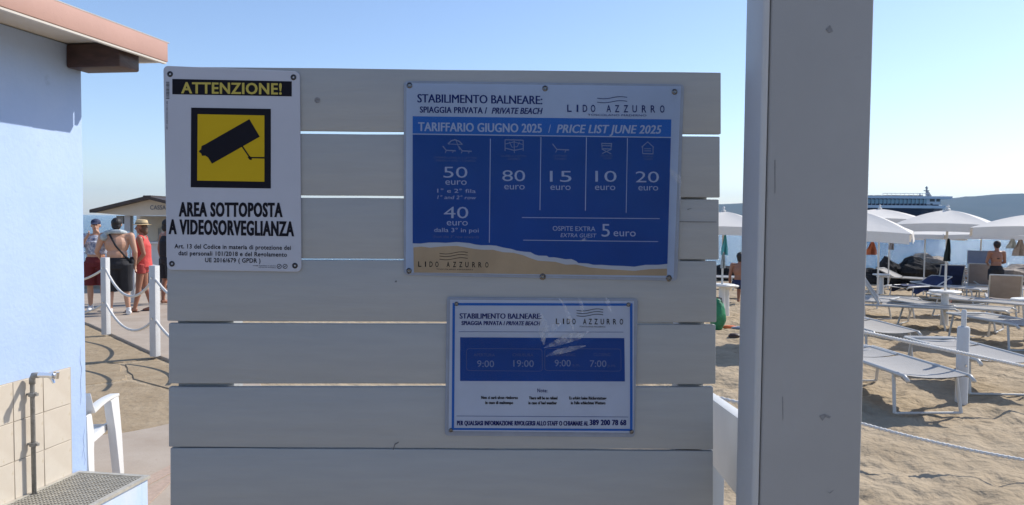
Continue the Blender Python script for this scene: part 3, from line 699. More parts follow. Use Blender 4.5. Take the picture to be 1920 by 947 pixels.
#==PART3==
# ------------------------------------------------------------ rope fence on the terrace
def terrace_post(px, py, top, label):
    p = atZ(px, py, .035); h = 1.17
    t = empty('rope_post', (p.x, p.y, .035), R(-14), label, 'post', 'white rope posts on the terrace')
    MB().box((0,0,h/2), (.092,.092,h)).build('shaft', m_wpost, t, bevel=.004)
    for z in (.50, 1.02):
        MB().tube([(0,-.048,z),(0,-.062,z),(.0,-.062,z-.02)], .008, 6).build('rope_eye', m_chrome, t)
    return p
pA_ = terrace_post(199, 627, 485, 'white rope post in front of the two men')
pB_ = terrace_post(291, 668, 495, 'white rope post nearest the camera, beside the planks')
pC_ = terrace_post(252, 567, 463, 'white rope post farthest away, left of the straw hat wearer')
def rope(p, q, zp, zq, sag, label, r=.018, grp='ropes between the white posts', m=m_rope, tw=False):
    P = Vector((p.x, p.y, zp)); Qv = Vector((q.x, q.y, zq)); c = (P+Qv)/2; pts = []
    for i in range(25):
        u = i/24; v = P.lerp(Qv, u); v.z -= sag*4*u*(1-u); pts.append(v-c)
    o = empty('barrier_rope', c, 0, label, 'rope', grp)
    MB().tube(pts, r, 7).build('rope_line', m, o, smooth=True)
    if tw:    # laid strand standing proud, so the twist shows
        L = (Qv-P).length; NS = int(L/.012); a = []
        d = (Qv-P).normalized(); s1_ = d.cross(Vector((0,0,1))).normalized(); s2_ = s1_.cross(d)
        for k in (0, math.pi):
            mb_pts = []
            for i in range(NS+1):
                u = i/NS; v = P.lerp(Qv, u); v.z -= sag*4*u*(1-u); q = u*L/.075*2*math.pi + k
                mb_pts.append(v-c+(s1_*math.cos(q)+s2_*math.sin(q))*r*.75)
            MB().tube(mb_pts, r*.62, 5).build('strand', m, o, smooth=True)
    return o
pL_ = atZ(60, 600, 0); pR_ = atZ(420, 715, 0); pE_ = atZ(345, 572, 0)
rope(pA_, pB_, 1.05, 1.05, .33, 'upper rope hanging between the two near posts')
rope(pA_, pB_, .52, .52, .27, 'lower rope hanging between the two near posts')
rope(pL_, pA_, 1.05, 1.05, .28, 'upper rope coming from behind the blue wall')
rope(pL_, pA_, .52, .52, .28, 'lower rope coming from behind the blue wall')
rope(pB_, pR_, 1.05, 1.05, .25, 'upper rope running from the nearest post behind the planks')
rope(pB_, pR_, .52, .52, .25, 'lower rope running from the nearest post behind the planks')
rope(pC_, pE_, 1.05, 1.05, .25, 'upper rope passing behind the straw hat wearer')
rope(pC_, pE_, .50, .50, .2, 'lower rope passing behind the straw hat wearer')

# ------------------------------------------------------------ cash kiosk
KY = 19.3
def K(px, py, dy=0): return atY(px, py, KY+dy)
kp = atZ(300, 533, 0); kiosk = empty('beach_kiosk', (kp.x, KY, 0), 0, 'cream beach cash kiosk with dark gabled roof and open counter', 'kiosk')
kl = Vector(kiosk.location)
m_kc = mat('kiosk_cream', (.60,.53,.43), .7, var=.05, vscale=3); m_kd = mat('kiosk_dark_trim', (.06,.045,.04), .6, var=.15)
m_kw = mat('kiosk_white_board', (.62,.61,.60), .6, var=.05)
def kprism(pxs, y0, y1, name, m, **k): # front outline at depth y0, extruded back
    P = [K(x, y, y0)-kl for x, y in pxs]; return MB().prism(P, (0, y1-y0, 0)).build(name, m, kiosk, **k)
kprism([(178,396),(276,372.5),(384,398),(384,404),(246,404.5),(178,399)], 0, .06, 'gable_board', m_kc)
# roof slabs (slope left and right) overhanging
def kslab(p, q, t, name, m, y0, y1):
    P = [K(*p, y0)-kl, K(*q, y0)-kl, K(q[0], q[1]+t, y0)-kl, K(p[0], p[1]+t, y0)-kl]
    return MB().prism(P, (0, y1-y0, 0)).build(name, m, kiosk)
kslab((167.5,393), (275,367), 6, 'roof_slope', m_kd, -.25, 3.2); kslab((275,367), (386,395), 6, 'roof_slope', m_kd, -.25, 3.2)
kslab((268,366.5), (283,366.3), 3, 'ridge_cap', m_kd, -.27, 3.2)
kprism([(256,457),(372,457),(372,512),(256,512)], .0, .08, 'counter_front', m_kw)
kprism([(254,453.5),(374,453.5),(374,457),(254,457)], -.12, .5, 'counter_top', m_kw)
kprism([(256,512.3),(372,512.3),(372,531),(256,531)], .05, 1.6, 'plinth', m_kd)
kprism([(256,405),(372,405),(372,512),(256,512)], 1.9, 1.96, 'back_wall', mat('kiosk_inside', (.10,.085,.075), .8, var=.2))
kprism([(256,404.8),(262,404.8),(262,453),(256,453)], .0, 1.88, 'side_wall', m_kc)
kprism([(274,428),(303,428),(303,453),(274,453)], 1.0, 1.4, 'till_cabinet', mat('kiosk_grey', (.42,.41,.39), .6, var=.05))
kprism([(218,404.5),(231,404.5),(231,420),(218,420)], .6, .75, 'hanging_heater', mat('heater_grey', (.30,.31,.33), .4))
kprism([(233,404),(244,404),(244,434),(233,434)], .1, .2, 'lamp_box', mat('lamp_box_grey', (.42,.42,.43), .5))
kprism([(243,404),(247,404),(247,533),(243,533)], 2.0, 2.1, 'roof_post', m_kc)
def ktext():
    cu = bpy.data.curves.new('t', 'FONT'); cu.body = 'CASSA'; cu.offset = .01; ob = bpy.data.objects.new('t', cu); me = bpy.data.meshes.new_from_object(ob)
    V = [v.co.copy() for v in me.vertices]; F = [tuple(p.vertices) for p in me.polygons]; bpy.data.objects.remove(ob); bpy.data.meshes.remove(me)
    mx = max(v.x for v in V); my = max(v.y for v in V); mb = MB()
    mb.add([K(281+v.x/mx*30, 393-v.y/my*8, -.01)-kl for v in V], F); mb.build('lettering', mat('kiosk_letter_ink', (.10,.12,.16), .6), kiosk)
ktext()

# ------------------------------------------------------------ people
def remeshed(name, build, m, parent, voxel=.009, sm_it=4):
    mb = MB(); build(mb); me = bpy.data.meshes.new('tmp'); me.from_pydata(mb.v, [], mb.f)
    o = bpy.data.objects.new('tmp', me); COL.objects.link(o)
    r_ = o.modifiers.new('r', 'REMESH'); r_.mode = 'VOXEL'; r_.voxel_size = voxel
    s_ = o.modifiers.new('s', 'SMOOTH'); s_.iterations = sm_it; s_.factor = .5
    bpy.context.view_layer.update(); dg = bpy.context.evaluated_depsgraph_get()
    nm = bpy.data.meshes.new_from_object(o.evaluated_get(dg)); bpy.data.objects.remove(o); nm.name = name
    for p in nm.polygons: p.use_smooth = True
    nm.materials.clear(); nm.materials.append(m)
    q = bpy.data.objects.new(name, nm); COL.objects.link(q); q.parent = parent; return q
def ell(mb, c, r, rx=0, n=12):
    c = Vector(c); k = len(mb.v); mm = Matrix.Rotation(rx, 3, 'X')
    for i in range(n+1):
        a = math.pi*i/n
        for j in range(n):
            q = 2*math.pi*j/n
            mb.v.append(tuple(c + mm @ Vector((r[0]*math.sin(a)*math.cos(q), r[1]*math.sin(a)*math.sin(q), r[2]*math.cos(a)))))
    for i in range(n):
        for j in range(n): mb.f.append((k+i*n+j, k+(i+1)*n+j, k+(i+1)*n+(j+1) % n, k+i*n+(j+1) % n))
def limb(mb, pts, rs):
    for (p, q, a, b_) in zip(pts, pts[1:], rs, rs[1:]):
        ell(mb, p, (a,a,a), n=8); mb.tube([p, q], a, 10, r1=b_)
    ell(mb, pts[-1], (rs[-1],)*3, n=8)
def hand(mb, wr, d, side, curl=.5):
    wr = Vector(wr); d = Vector(d).normalized(); s_ = Vector(side).normalized(); nn = d.cross(s_)
    c = wr + d*.05; mb.tube([wr, wr+d*.09], .024, 8, r1=.030)
    for k, L in enumerate((.066,.076,.070,.054)):
        b0 = wr + d*.085 + s_*(-.027+.018*k); k1 = b0 + d*L*.5 + nn*curl*.012; k2 = k1 + d*L*.42 + nn*curl*.034
        mb.tube([b0-d*.02, b0, k1, k2], [.0105,.0100,.0092,.0078], 6)
    t0 = wr + d*.03 - s_*.022; mb.tube([t0, t0+d*.03-s_*.024, t0+d*.062-s_*.030+nn*curl*.012], [.013,.0115,.0095], 6)
def person(loc, rz, label, H_=1.75, skin=None, hair=None, build=1.0, arms=None, legs=None, group=None, sitting=False, lean=0, head=0):
    """local frame: faces -Y, +X is the figure's left"""
    t = empty('person', loc, rz, label, 'person', group); S = H_/1.75; B = build
    V = lambda x, y, z: Vector((x, y, z))*S
    J = {'hipL':V(.095*B,0,.90),'hipR':V(-.095*B,0,.90),'kneeL':V(.11,-.01,.48),'kneeR':V(-.11,-.01,.48),'ankL':V(.115,.03,.085),'ankR':V(-.115,.03,.085),
         'shL':V(.185*B,.0,1.415),'shR':V(-.185*B,.0,1.415),'elL':V(.235*B,.03,1.13),'elR':V(-.235*B,.03,1.13),'wrL':V(.245*B,-.03,.88),'wrR':V(-.245*B,-.03,.88)}
    if sitting: J.update(kneeL=V(.12,-.44,.92),kneeR=V(-.12,-.44,.92),ankL=V(.12,-.40,.50),ankR=V(-.12,-.40,.50))
    for dct in (arms or {}, legs or {}):
        for k, v in dct.items(): J[k] = V(*v)
    hc = V(0, -.015+lean, 1.625)
    def body(mb):
        ell(mb, V(0,.0,.93), (.158*B*S,.118*B*S,.13*S)); ell(mb, V(0,-.01,1.08), (.140*B*S,.115*B**1.6*S,.17*S)); ell(mb, V(0,.0,1.27), (.165*B*S,.118*B*S,.19*S))
        ell(mb, V(0,.005,1.40), (.165*B*S,.085*S,.075*S))
        limb(mb, [V(0,.015,1.42), V(0,-.005+lean*.7,1.54)], [.062*S,.052*S])
        ell(mb, hc+V(0,.012,.018), (.076*S,.094*S,.098*S)); ell(mb, hc+V(0,-.018,-.045), (.058*S,.070*S,.072*S)); ell(mb, hc+V(0,-.045,-.085), (.032*S,.032*S,.028*S))
        mb.tube([hc+V(0,-.082,.02), hc+V(0,-.108,-.022), hc+V(0,-.088,-.034)], [.009*S,.015*S,.012*S], 8)
        for s_ in (1,-1):
            ell(mb, hc+V(s_*.079,.012,-.008), (.012*S,.020*S,.032*S)); k = 'L' if s_ > 0 else 'R'
            limb(mb, [J['hip'+k], J['knee'+k]], [.088*B*S,.056*S]); limb(mb, [J['knee'+k], J['knee'+k].lerp(J['ank'+k],.3)+V(0,.015,0), J['ank'+k]], [.054*S,.056*S,.036*S])
            an = J['ank'+k]; mb.tube([an+V(0,.045,-.045), an+V(0,-.03,-.035), an+V(s_*.015,-.11,-.058), an+V(s_*.02,-.175,-.066)], [.034*S,.040*S,.034*S,.020*S], 10)
            limb(mb, [V(s_*.10*B,.0,1.40), J['sh'+k], J['el'+k]], [.062*S,.056*B*S,.040*S]); limb(mb, [J['el'+k], J['el'+k].lerp(J['wr'+k],.35), J['wr'+k]], [.038*S,.038*S,.024*S])
            d = (J['wr'+k]-J['el'+k]).normalized(); sd_ = d.cross(V(1,0,0)) if abs(d.x) < .8 else d.cross(V(0,1,0)); hand(mb, J['wr'+k], d, sd_*(-s_), .7)
    bd = remeshed('body', body, skin, t)
    m_ey = mat('eye_dark', (.02,.015,.015), .3); m_lip = mat('lip', (.38,.14,.11), .6)
    for s_ in (1,-1):
        e = MB(); ell(e, hc+V(s_*.031,-.083,.008), (.014*S,.006,.007*S), n=8); e.build('eye', m_ey, t, smooth=True)
        e = MB(); e.tube([hc+V(s_*.016,-.093,.030), hc+V(s_*.034,-.088,.036), hc+V(s_*.05,-.075,.030)], .0042, 5); e.build('eyebrow', hair or m_ey, t)
    e = MB(); ell(e, hc+V(0,-.085,-.058), (.022*S,.008,.006*S), n=8); e.build('mouth', m_lip, t, smooth=True)
    return t, J, hc, V, S
def cloth(t, name, fn, m, voxel=.012): return remeshed(name, fn, m, t, voxel, 5)
m_skin = mat('tanned_skin', (.50,.27,.17), .5, col2=(.58,.33,.22), vscale=5); m_skin2 = mat('deep_tanned_skin', (.30,.13,.075), .45, col2=(.36,.165,.10), vscale=5)
m_hair = mat('black_hair', (.015,.012,.012), .6, bump=.8, bscale=90, var=.3); m_hair2 = mat('brown_hair', (.10,.055,.03), .6, bump=.8, bscale=90, var=.3)
m_blkcl = mat('black_cloth', (.018,.018,.022), .85, bump=.4, bscale=25, var=.2, dist=.012); m_navycap = mat('navy_cap_cloth', (.03,.04,.09), .8, var=.2)
m_wine = mat('dark_red_cloth', (.16,.022,.025), .85, bump=.4, bscale=25, dist=.012); m_redc = mat('coral_red_cloth', (.66,.075,.065), .8, bump=.5, bscale=16, dist=.02, var=.12)
m_shirt = mat('blue_white_print_cloth', (.12,.17,.30), .8, col2=(.75,.77,.8), vscale=22, bump=.4, bscale=20, dist=.01)
m_straw = mat('straw', (.66,.50,.28), .85, bump=.8, bscale=160, var=.15, vscale=60); m_shoe = mat('white_shoe', (.75,.74,.72), .6, var=.05)
m_grey_t = mat('grey_towel', (.30,.36,.38), .95, col2=(.55,.58,.58), vscale=14, bump=.7, bscale=60)
def shorts(t, V, S, J, B, m, length=.45, waist=1.0, grow=1.16, name='swim_shorts'):
    def fn(mb):
        ell(mb, V(0,0,.925), (.178*B*S,.150*B*S,.13*S)); 
        for k in 'LR':
            e = J['hip'+k].lerp(J['knee'+k], length/.45); mb.tube([J['hip'+k]+Vector((0,0,.03)), J['hip'+k].lerp(e,.5), e], [.100*B*S*grow,.100*S*grow,.092*S*grow], 14)
        mb.tube([V(0,0,.84), V(0,0,waist)], .14*B*S, 16); ell(mb, V(0,0,1.0), (.165*B*S,.145*B*S,.06*S)) if waist > .98 else None
    return cloth(t, name, fn, m)
def shoes(t, J, m, name='shoe'):
    for k in 'LR':
        an = J['ank'+k]
        def fn(mb): mb.tube([an+Vector((0,.055,-.045)), an+Vector((0,-.02,-.038)), an+Vector((0,-.11,-.055)), an+Vector((0,-.19,-.062))], [.044,.047,.044,.030], 12); mb.tube([an+Vector((0,.01,-.02)), an+Vector((0,.005,.05))], .044, 12)
        cloth(t, name, fn, m, .008)
# 1: man in cap, hand to face, open patterned shirt
q = atZ(182, 583, .035)
t, J, hc, V, S = person((q.x, q.y, .035), R(18), 'man in navy cap and blue printed shirt holding both hands up near his face', 1.74, m_skin, m_hair, 1.12,
    arms={'elR':(-.30,-.10,1.12),'wrR':(-.12,-.22,1.40),'elL':(.27,-.16,1.18),'wrL':(.10,-.24,1.46)})
def f(mb):
    ell(mb, V(0,.02,1.28), (.20*S,.150*S,.20*S)); mb.tube([V(0,.03,1.33), V(0,.04,1.08)], .19*S, 16)
    for k, s_ in (('L',1),('R',-1)): mb.tube([V(s_*.10,0,1.41), J['sh'+k], J['sh'+k].lerp(J['el'+k],.75)], [.075,.078,.078], 12)
cloth(t, 'shirt', f, m_shirt)
shorts(t, V, S, J, 1.14, m_wine, .44)
def f(mb): ell(mb, hc+V(0,.01,.055), (.088*S,.105*S,.072*S)); ell(mb, hc+V(0,-.10,.035), (.070*S,.075*S,.012*S), rx=R(12))
cloth(t, 'cap', f, m_navycap, .008)
shoes(t, J, m_shoe)
# 2: shirtless man from behind
q = atZ(226, 590, .035)
t, J, hc, V, S = person((q.x, q.y-.1, .035), R(200), 'shirtless man seen from behind with black shoulder strap, grey towel and black shorts', 1.77, m_skin, m_hair, 1.22,
    arms={'elL':(.33,-.05,1.14),'wrL':(.25,-.18,.96),'elR':(-.30,.04,1.13),'wrR':(-.28,-.10,.90)}, legs={'kneeR':(-.13,-.06,.48),'ankR':(-.17,-.06,.085)})
shorts(t, V, S, J, 1.24, m_blkcl, .50, grow=1.25)
def f(mb): ell(mb, hc+V(0,.022,.035), (.090*S,.108*S,.088*S)); ell(mb, hc+V(0,.05,-.03), (.078*S,.070*S,.07*S))
cloth(t, 'hair', f, m_hair, .009)
def f(mb):   # towel round the neck and over one shoulder
    mb.tube([V(.19,-.05,1.40), V(.17,.05,1.475), V(.07,.085,1.50), V(-.06,.085,1.50), V(-.13,-.02,1.48), V(-.15,-.12,1.36)], .042, 10); ell(mb, V(.20,.03,1.40), (.07,.08,.07))
cloth(t, 'neck_towel', f, m_grey_t)
st_ = [V(.10,-.13,1.44), V(.115,.0,1.50), V(.10,.10,1.44), V(.0,.152,1.25), V(-.13,.14,1.08), V(-.215,.03,.99)]
sb = MB(); sb.tube(st_, .016, 6); sb.build('shoulder_strap', m_blkcl, t, smooth=True)
def f(mb): ell(mb, V(-.235,-.04,.97), (.05,.10,.08))
cloth(t, 'bag', f, m_blkcl)
shoes(t, J, m_shoe)
# 4: person mostly hidden behind the red shirt
q = atZ(272, 577, .035)
t, J, hc, V, S = person((q.x+.12, q.y+.75, .035), R(150), 'dark-haired person almost hidden behind the straw hat wearer, one arm stretched right', 1.74, m_skin2, m_hair, .95,
    arms={'elR':(-.34,.05,1.22),'wrR':(-.54,-.10,1.03)})
shorts(t, V, S, J, 1.0, m_blkcl, .4)
def f(mb): ell(mb, hc+V(0,.02,.03), (.092*S,.108*S,.10*S)); ell(mb, hc+V(.02,.05,-.05), (.075*S,.07*S,.09*S))
cloth(t, 'hair', f, m_hair, .009)
def f(mb): ell(mb, V(0,0,1.26), (.185,.135,.20)); mb.tube([V(0,0,1.3), V(0,0,1.0)], .155, 16)
cloth(t, 'shirt', f, m_blkcl)
# 3: straw hat + coral red top, side on facing left
q = atZ(268, 584, .035)
t, J, hc, V, S = person((q.x, q.y, .035), R(-78), 'person in straw hat and coral red sleeveless top standing side on in sandals', 1.70, m_skin2, m_hair2, 1.02,
    arms={'elL':(.22,.08,1.12),'wrL':(.19,-.10,.90),'elR':(-.22,.05,1.12),'wrR':(-.20,-.14,.94)}, legs={'kneeL':(.10,-.05,.48),'ankL':(.10,-.12,.085),'kneeR':(-.10,.02,.48),'ankR':(-.10,.14,.085)})
def f(mb):
    ell(mb, V(0,-.005,1.27), (.195*S,.150*S,.19*S)); mb.tube([V(0,-.01,1.30), V(0,-.005,1.05), V(0,0,.86)], [.165,.165,.180], 18)
    for s_ in (1,-1): mb.tube([V(s_*.10,0,1.42), V(s_*.17,0,1.40)], .075, 12)
cloth(t, 'sleeveless_top', f, m_redc)
shorts(t, V, S, J, 1.0, mat('coral_shorts_cloth', (.45,.07,.06), .85, var=.15), .16, waist=.95, grow=1.05, name='shorts')
def f(mb): ell(mb, hc+V(0,.035,-.01), (.088*S,.090*S,.105*S)); ell(mb, hc+V(0,.075,-.075), (.065*S,.05*S,.07*S))
cloth(t, 'hair', f, m_hair2, .009)
ht = MB().lathe([(.150,.0),(.155,.008),(.105,.012),(.098,.05),(.085,.092),(.05,.102),(.01,.094)], tuple(hc+V(0,.012,.055)), 20, 1, 1.12); hat = ht.build('straw_hat', m_straw, t, smooth='auto')
MB().lathe([(.104,.0),(.101,.026)], tuple(hc+V(0,.012,.070)), 20, 1, 1.12).build('hat_band', m_hair, t)
for k in 'LR':
    an = J['ank'+k]; MB().box(an+Vector((0,-.06,-.078)), (.095,.27,.016)).build('sandal', m_beam, t, bevel=.006)

# ------------------------------------------------------------ beach : parasols
m_can = mat('cream_canopy_cloth', (.88,.84,.77), .85, var=.02, vscale=4, bump=.3, bscale=14, dist=.01); m_pole = mat('white_metal_pole', (.66,.65,.62), .4, var=.04)
# cloth lets some light through
b_ = m_can.node_tree.nodes['Principled BSDF']
tl_ = m_can.node_tree.nodes.new('ShaderNodeBsdfTranslucent'); tl_.inputs[0].default_value = (.72,.66,.58,1)
mx_ = m_can.node_tree.nodes.new('ShaderNodeMixShader'); mx_.inputs[0].default_value = .18
m_can.node_tree.links.new(b_.outputs[0], mx_.inputs[1]); m_can.node_tree.links.new(tl_.outputs[0], mx_.inputs[2])
m_can.node_tree.links.new(mx_.outputs[0], m_can.node_tree.nodes['Material Output'].inputs[0])
def parasol(x, y, zg, edge, top, side, rz, label, table=True, val=.15, grp='white square parasols on the beach', pole_h=None):
    """edge/top: heights above the sand at its foot; side: length of the square canopy"""
    t = empty('parasol', (x, y, zg), rz, label, 'parasol', grp)
    MB().tube([(0,0,-.2),(0,0,top-.02)], .021, 10).build('pole', m_pole, t)
    a = side/2; N = 10; mb = MB(); c = [(-a,-a),(a,-a),(a,a),(-a,a)]
    for k in range(4):
        p, q = c[k], c[(k+1) % 4]; k0 = len(mb.v)
        for i in range(N+1):          # from apex to edge
            u = i/N
            for j in range(N+1):
                v = j/N; ex = lerp(p[0], q[0], v); ey = lerp(p[1], q[1], v)
                hip = top-(top-edge)*u**1.55; mid = hip - .035*math.sin(u*math.pi)*(1-(2*v-1)**2) + .035*u*u*(1-(2*v-1)**2)
                mb.v.append((ex*u, ey*u, mid))
        mb.f += [(k0+i*(N+1)+j, k0+(i+1)*(N+1)+j, k0+(i+1)*(N+1)+j+1, k0+i*(N+1)+j+1) for i in range(N) for j in range(N)]
    mb.build('canopy', m_can, t, smooth='auto')
    for k in range(4):               # four separate valance strips
        p, q = Vector((*c[k], 0)), Vector((*c[(k+1) % 4], 0)); vb = MB(); out = ((p+q)/2).normalized()
        for j in range(13):
            v = lerp(.02, .98, j/12); e = p.lerp(q, v); h = edge + .035*(1-(2*v-1)**2)
            vb.v += [(e.x, e.y, h), tuple(Vector((e.x, e.y, h-val)) + out*(.012+.010*math.sin(j*1.9+k)))]
        vb.f = [(2*j, 2*j+1, 2*j+3, 2*j+2) for j in range(12)]
        vb.build('valance', m_can, t, smooth=True)
        MB().tube([(0,0,edge+.02), (c[k][0]*.5, c[k][1]*.5, lerp(top, edge, .38)-.05), (c[k][0]*.98, c[k][1]*.98, edge-.01)], .009, 6).build('rib', m_pole, t)
    MB().lathe([(.035,0),(.05,.03),(.02,.045),(.018,.07),(.03,.085),(.006,.12)], (0,0,top-.01), 10).build('finial', m_pole, t)
    if table:
        th = .69
        MB().lathe([(.27,0),(.285,.012),(.285,.03),(.27,.042),(.05,.044)], (0,0,th-.04), 22).build('round_table', m_white, t, smooth='auto')
        MB().tube([(0,0,-.1),(0,0,th-.04)], .075, 14, r1=.065).build('table_column', m_white, t, smooth='auto')
    return t
def G(px, py):      # where a pixel's ray meets the sloping beach
    z = -.08
    for _ in range(12):
        p = atZ(px, py, z); z = beach_z(p.y)
    return p
p1 = G(1770, 612); zg = p1.z
def zabs(py, px, Y): return atY(px, py, Y).z
parasol(p1.x, p1.y, zg, zabs(422,1770,p1.y)-zg, zabs(394,1770,p1.y)-zg, 1.62, R(-36), 'large white parasol in the middle of the beach with a round table on its pole')
Y = 18.5; x = atY(1650,390,Y).x; z = gz(x, Y); parasol(x, Y, z, zabs(412,1650,Y)-z, zabs(392,1650,Y)-z, 1.9, R(-32), 'white parasol behind the large one, its tip in front of the ferry', table=False)
Y = 11.9; x = atY(1606,400,Y).x; z = gz(x, Y); parasol(x, Y, z, zabs(436,1606,Y)-z, zabs(396,1606,Y)-z, 1.55, R(-28), 'near white parasol half hidden by the thick post', table=False, val=.15)
Y = 12.9; x = atY(1938,400,Y).x; z = gz(x, Y); parasol(x, Y, z, zabs(428,1938,Y)-z, zabs(402,1938,Y)-z, 1.55, R(-40), 'white parasol cut off by the right edge of the picture')
Y = 16.3; x = atY(1357,392,Y).x; z = gz(x, Y); parasol(x, Y, z, zabs(427,1357,Y)-z, zabs(396.5,1357,Y)-z, 1.7, R(-20), 'white parasol seen between the planks and the thick post', val=.17)
for px, yy, lab in ((1735, 23.5, 'distant white parasol under the left of the large canopy'), (1840, 22.5, 'distant white parasol under the right of the large canopy'), (1668, 26, 'farthest white parasol, by the shore rocks')):
    x = atY(px, 440, yy).x; z = gz(x, yy)
    parasol(x, yy, z, zabs(441,px,yy)-z, zabs(424,px,yy)-z, 2.0, R(-25), lab, table=False, val=.13)

# ------------------------------------------------------------ loungers
m_alu = mat('white_aluminium_frame', (.55,.535,.50), .35, var=.04, vscale=8); m_sling = mat('pale_grey_mesh_fabric', (.37,.355,.335), .85, bump=.5, bscale=300, var=.04, vscale=5)
m_slate = mat('slate_blue_fabric', (.17,.20,.27), .8, var=.08); m_taupe = mat('taupe_fabric', (.33,.28,.25), .85, var=.08); m_navy = mat('navy_towel', (.018,.030,.085), .95, bump=.6, bscale=50, var=.3, vscale=6)
LN = 0
def lounger(x, y, rz, label, back=0, hood=False, sling=None, cover=None, grp='white aluminium sun loungers on the sand', slope=True):
    """origin under the foot end; the bed runs along local +Y, 1.9 m; back = angle of the raised backrest"""
    z = gz(x, y); t = empty('sun_lounger', (x, y, z-.01), rz, label, 'sun lounger', grp); hgt = .42; W2 = .33; sg = sling or m_sling
    if slope:
        ex = x - math.sin(rz)*1.7; ey = y + math.cos(rz)*1.7; t.rotation_euler = (math.atan2(gz(ex, ey)-z, 1.7)*.8, 0, rz)
    L1, L2 = 1.22, .70; cb, sb_ = math.cos(back), math.sin(back)
    def B(u, w_, dz=0): # point on the bed: u along, w across
        return Vector((w_, -.18+u, hgt+dz)) if u <= L1 else Vector((w_, -.18+L1+(u-L1)*cb - dz*sb_, hgt+(u-L1)*sb_+dz*cb))
    for s_ in (-1, 1):
        MB().tube([(s_*W2,-.26,hgt-.045), (s_*W2,-.19,hgt-.004), (s_*W2,.3,hgt), B(L1, s_*W2), Vector((s_*W2, 1.66, hgt))], .021, 8).build('side_rail', m_alu, t, smooth=True)
        MB().tube([B(L1+.02, s_*(W2-.035)), B(L1+L2, s_*(W2-.035))], .017, 8).build('backrest_rail', m_alu, t)
    for e0_, e1_, rr_ in (((-W2,0.0,hgt-.035),(W2,0.0,hgt-.035),.015), ((-W2,1.5,hgt-.02),(W2,1.5,hgt-.02),.015), (B(L1+L2,-W2+.035), B(L1+L2,W2-.035),.017), ((-W2,1.64,hgt),(W2,1.64,hgt),.018)):
        MB().tube([e0_, e1_], rr_, 8).build('crossbar', m_alu, t)
    for (yy, dy) in ((.02,-.07), (1.48,.10)):
        for s_ in (-1, 1):
            MB().tube([(s_*(W2-.01), yy, hgt-.01), (s_*(W2+.01), yy+dy, .02)], .019, 8, r1=.017).build('leg', m_alu, t)
        MB().tube([(-W2-.01, yy+dy, .022), (W2+.01, yy+dy, .022)], .013, 8).build('foot_bar', m_alu, t)
    def sheet(u0, u1, w_, m, name, dz=.0, n=10, sag=.03, th=.006):
        mb = MB()
        for i in range(n+1):
            u = lerp(u0, u1, i/n)
            for j in range(7):
                a = -1+2*j/6; mb.v.append(tuple(B(u, a*w_, dz - sag*(1-a*a))))
        mb.f = [(i*7+j, i*7+j+1, (i+1)*7+j+1, (i+1)*7+j) for i in range(n) for j in range(6)]
        k = len(mb.v); mb.v += [(p[0], p[1]+.5*th*sb_*(1 if u0 >= L1 else 0), p[2]-th) for p in mb.v]; mb.f += [tuple(i+k for i in reversed(q)) for q in mb.f]
        return mb.build(name, m, t, smooth='auto')
    sheet(0.0, L1-.02, W2-.005, sg, 'seat_sling', .006); sheet(L1+.02, L1+L2, W2-.04, sg, 'backrest_sling', .004)
    if back > .2:
        for s_ in (-1, 1): MB().tube([B(L1+.35, s_*(W2-.02)), Vector((s_*(W2-.02), -.18+L1+.45, hgt-.01))], .010, 6).build('backrest_prop', m_alu, t)
    if hood:
        hm = m_slate; mb = MB(); e = B(L1+L2, 0)
        P = [e+Vector((-W2,0,.0)), e+Vector((W2,0,.0)), e+Vector((W2,-.16,.36)), e+Vector((-W2,-.16,.36))]
        mb.prism(P, (0,.006,.008)); mb.build('sun_hood', hm, t)
        for s_ in (-1, 1): MB().tube([B(L1+.4, s_*W2), e+Vector((s_*W2,-.16,.36))], .010, 6).build('hood_arm', m_alu, t)
    if cover:
        mb = MB(); n = 16
        for i in range(n+1):
            u = lerp(cover[0], cover[1], i/n)
            for j in range(9):
                a = -1+2*j/8; fold = .012*math.sin(i*1.3+j*2.1); p = B(u, a*(W2+.03), .022+fold)
                if abs(a) > .99: p.z -= .16+.05*math.sin(i); 
                mb.v.append(tuple(p))
        mb.f = [(i*9+j, i*9+j+1, (i+1)*9+j+1, (i+1)*9+j) for i in range(n) for j in range(8)]
        o = mb.build('draped_towel', cover[2], None, smooth=True); o.parent = t
    return t
def LG(px, py): return G(px, py)
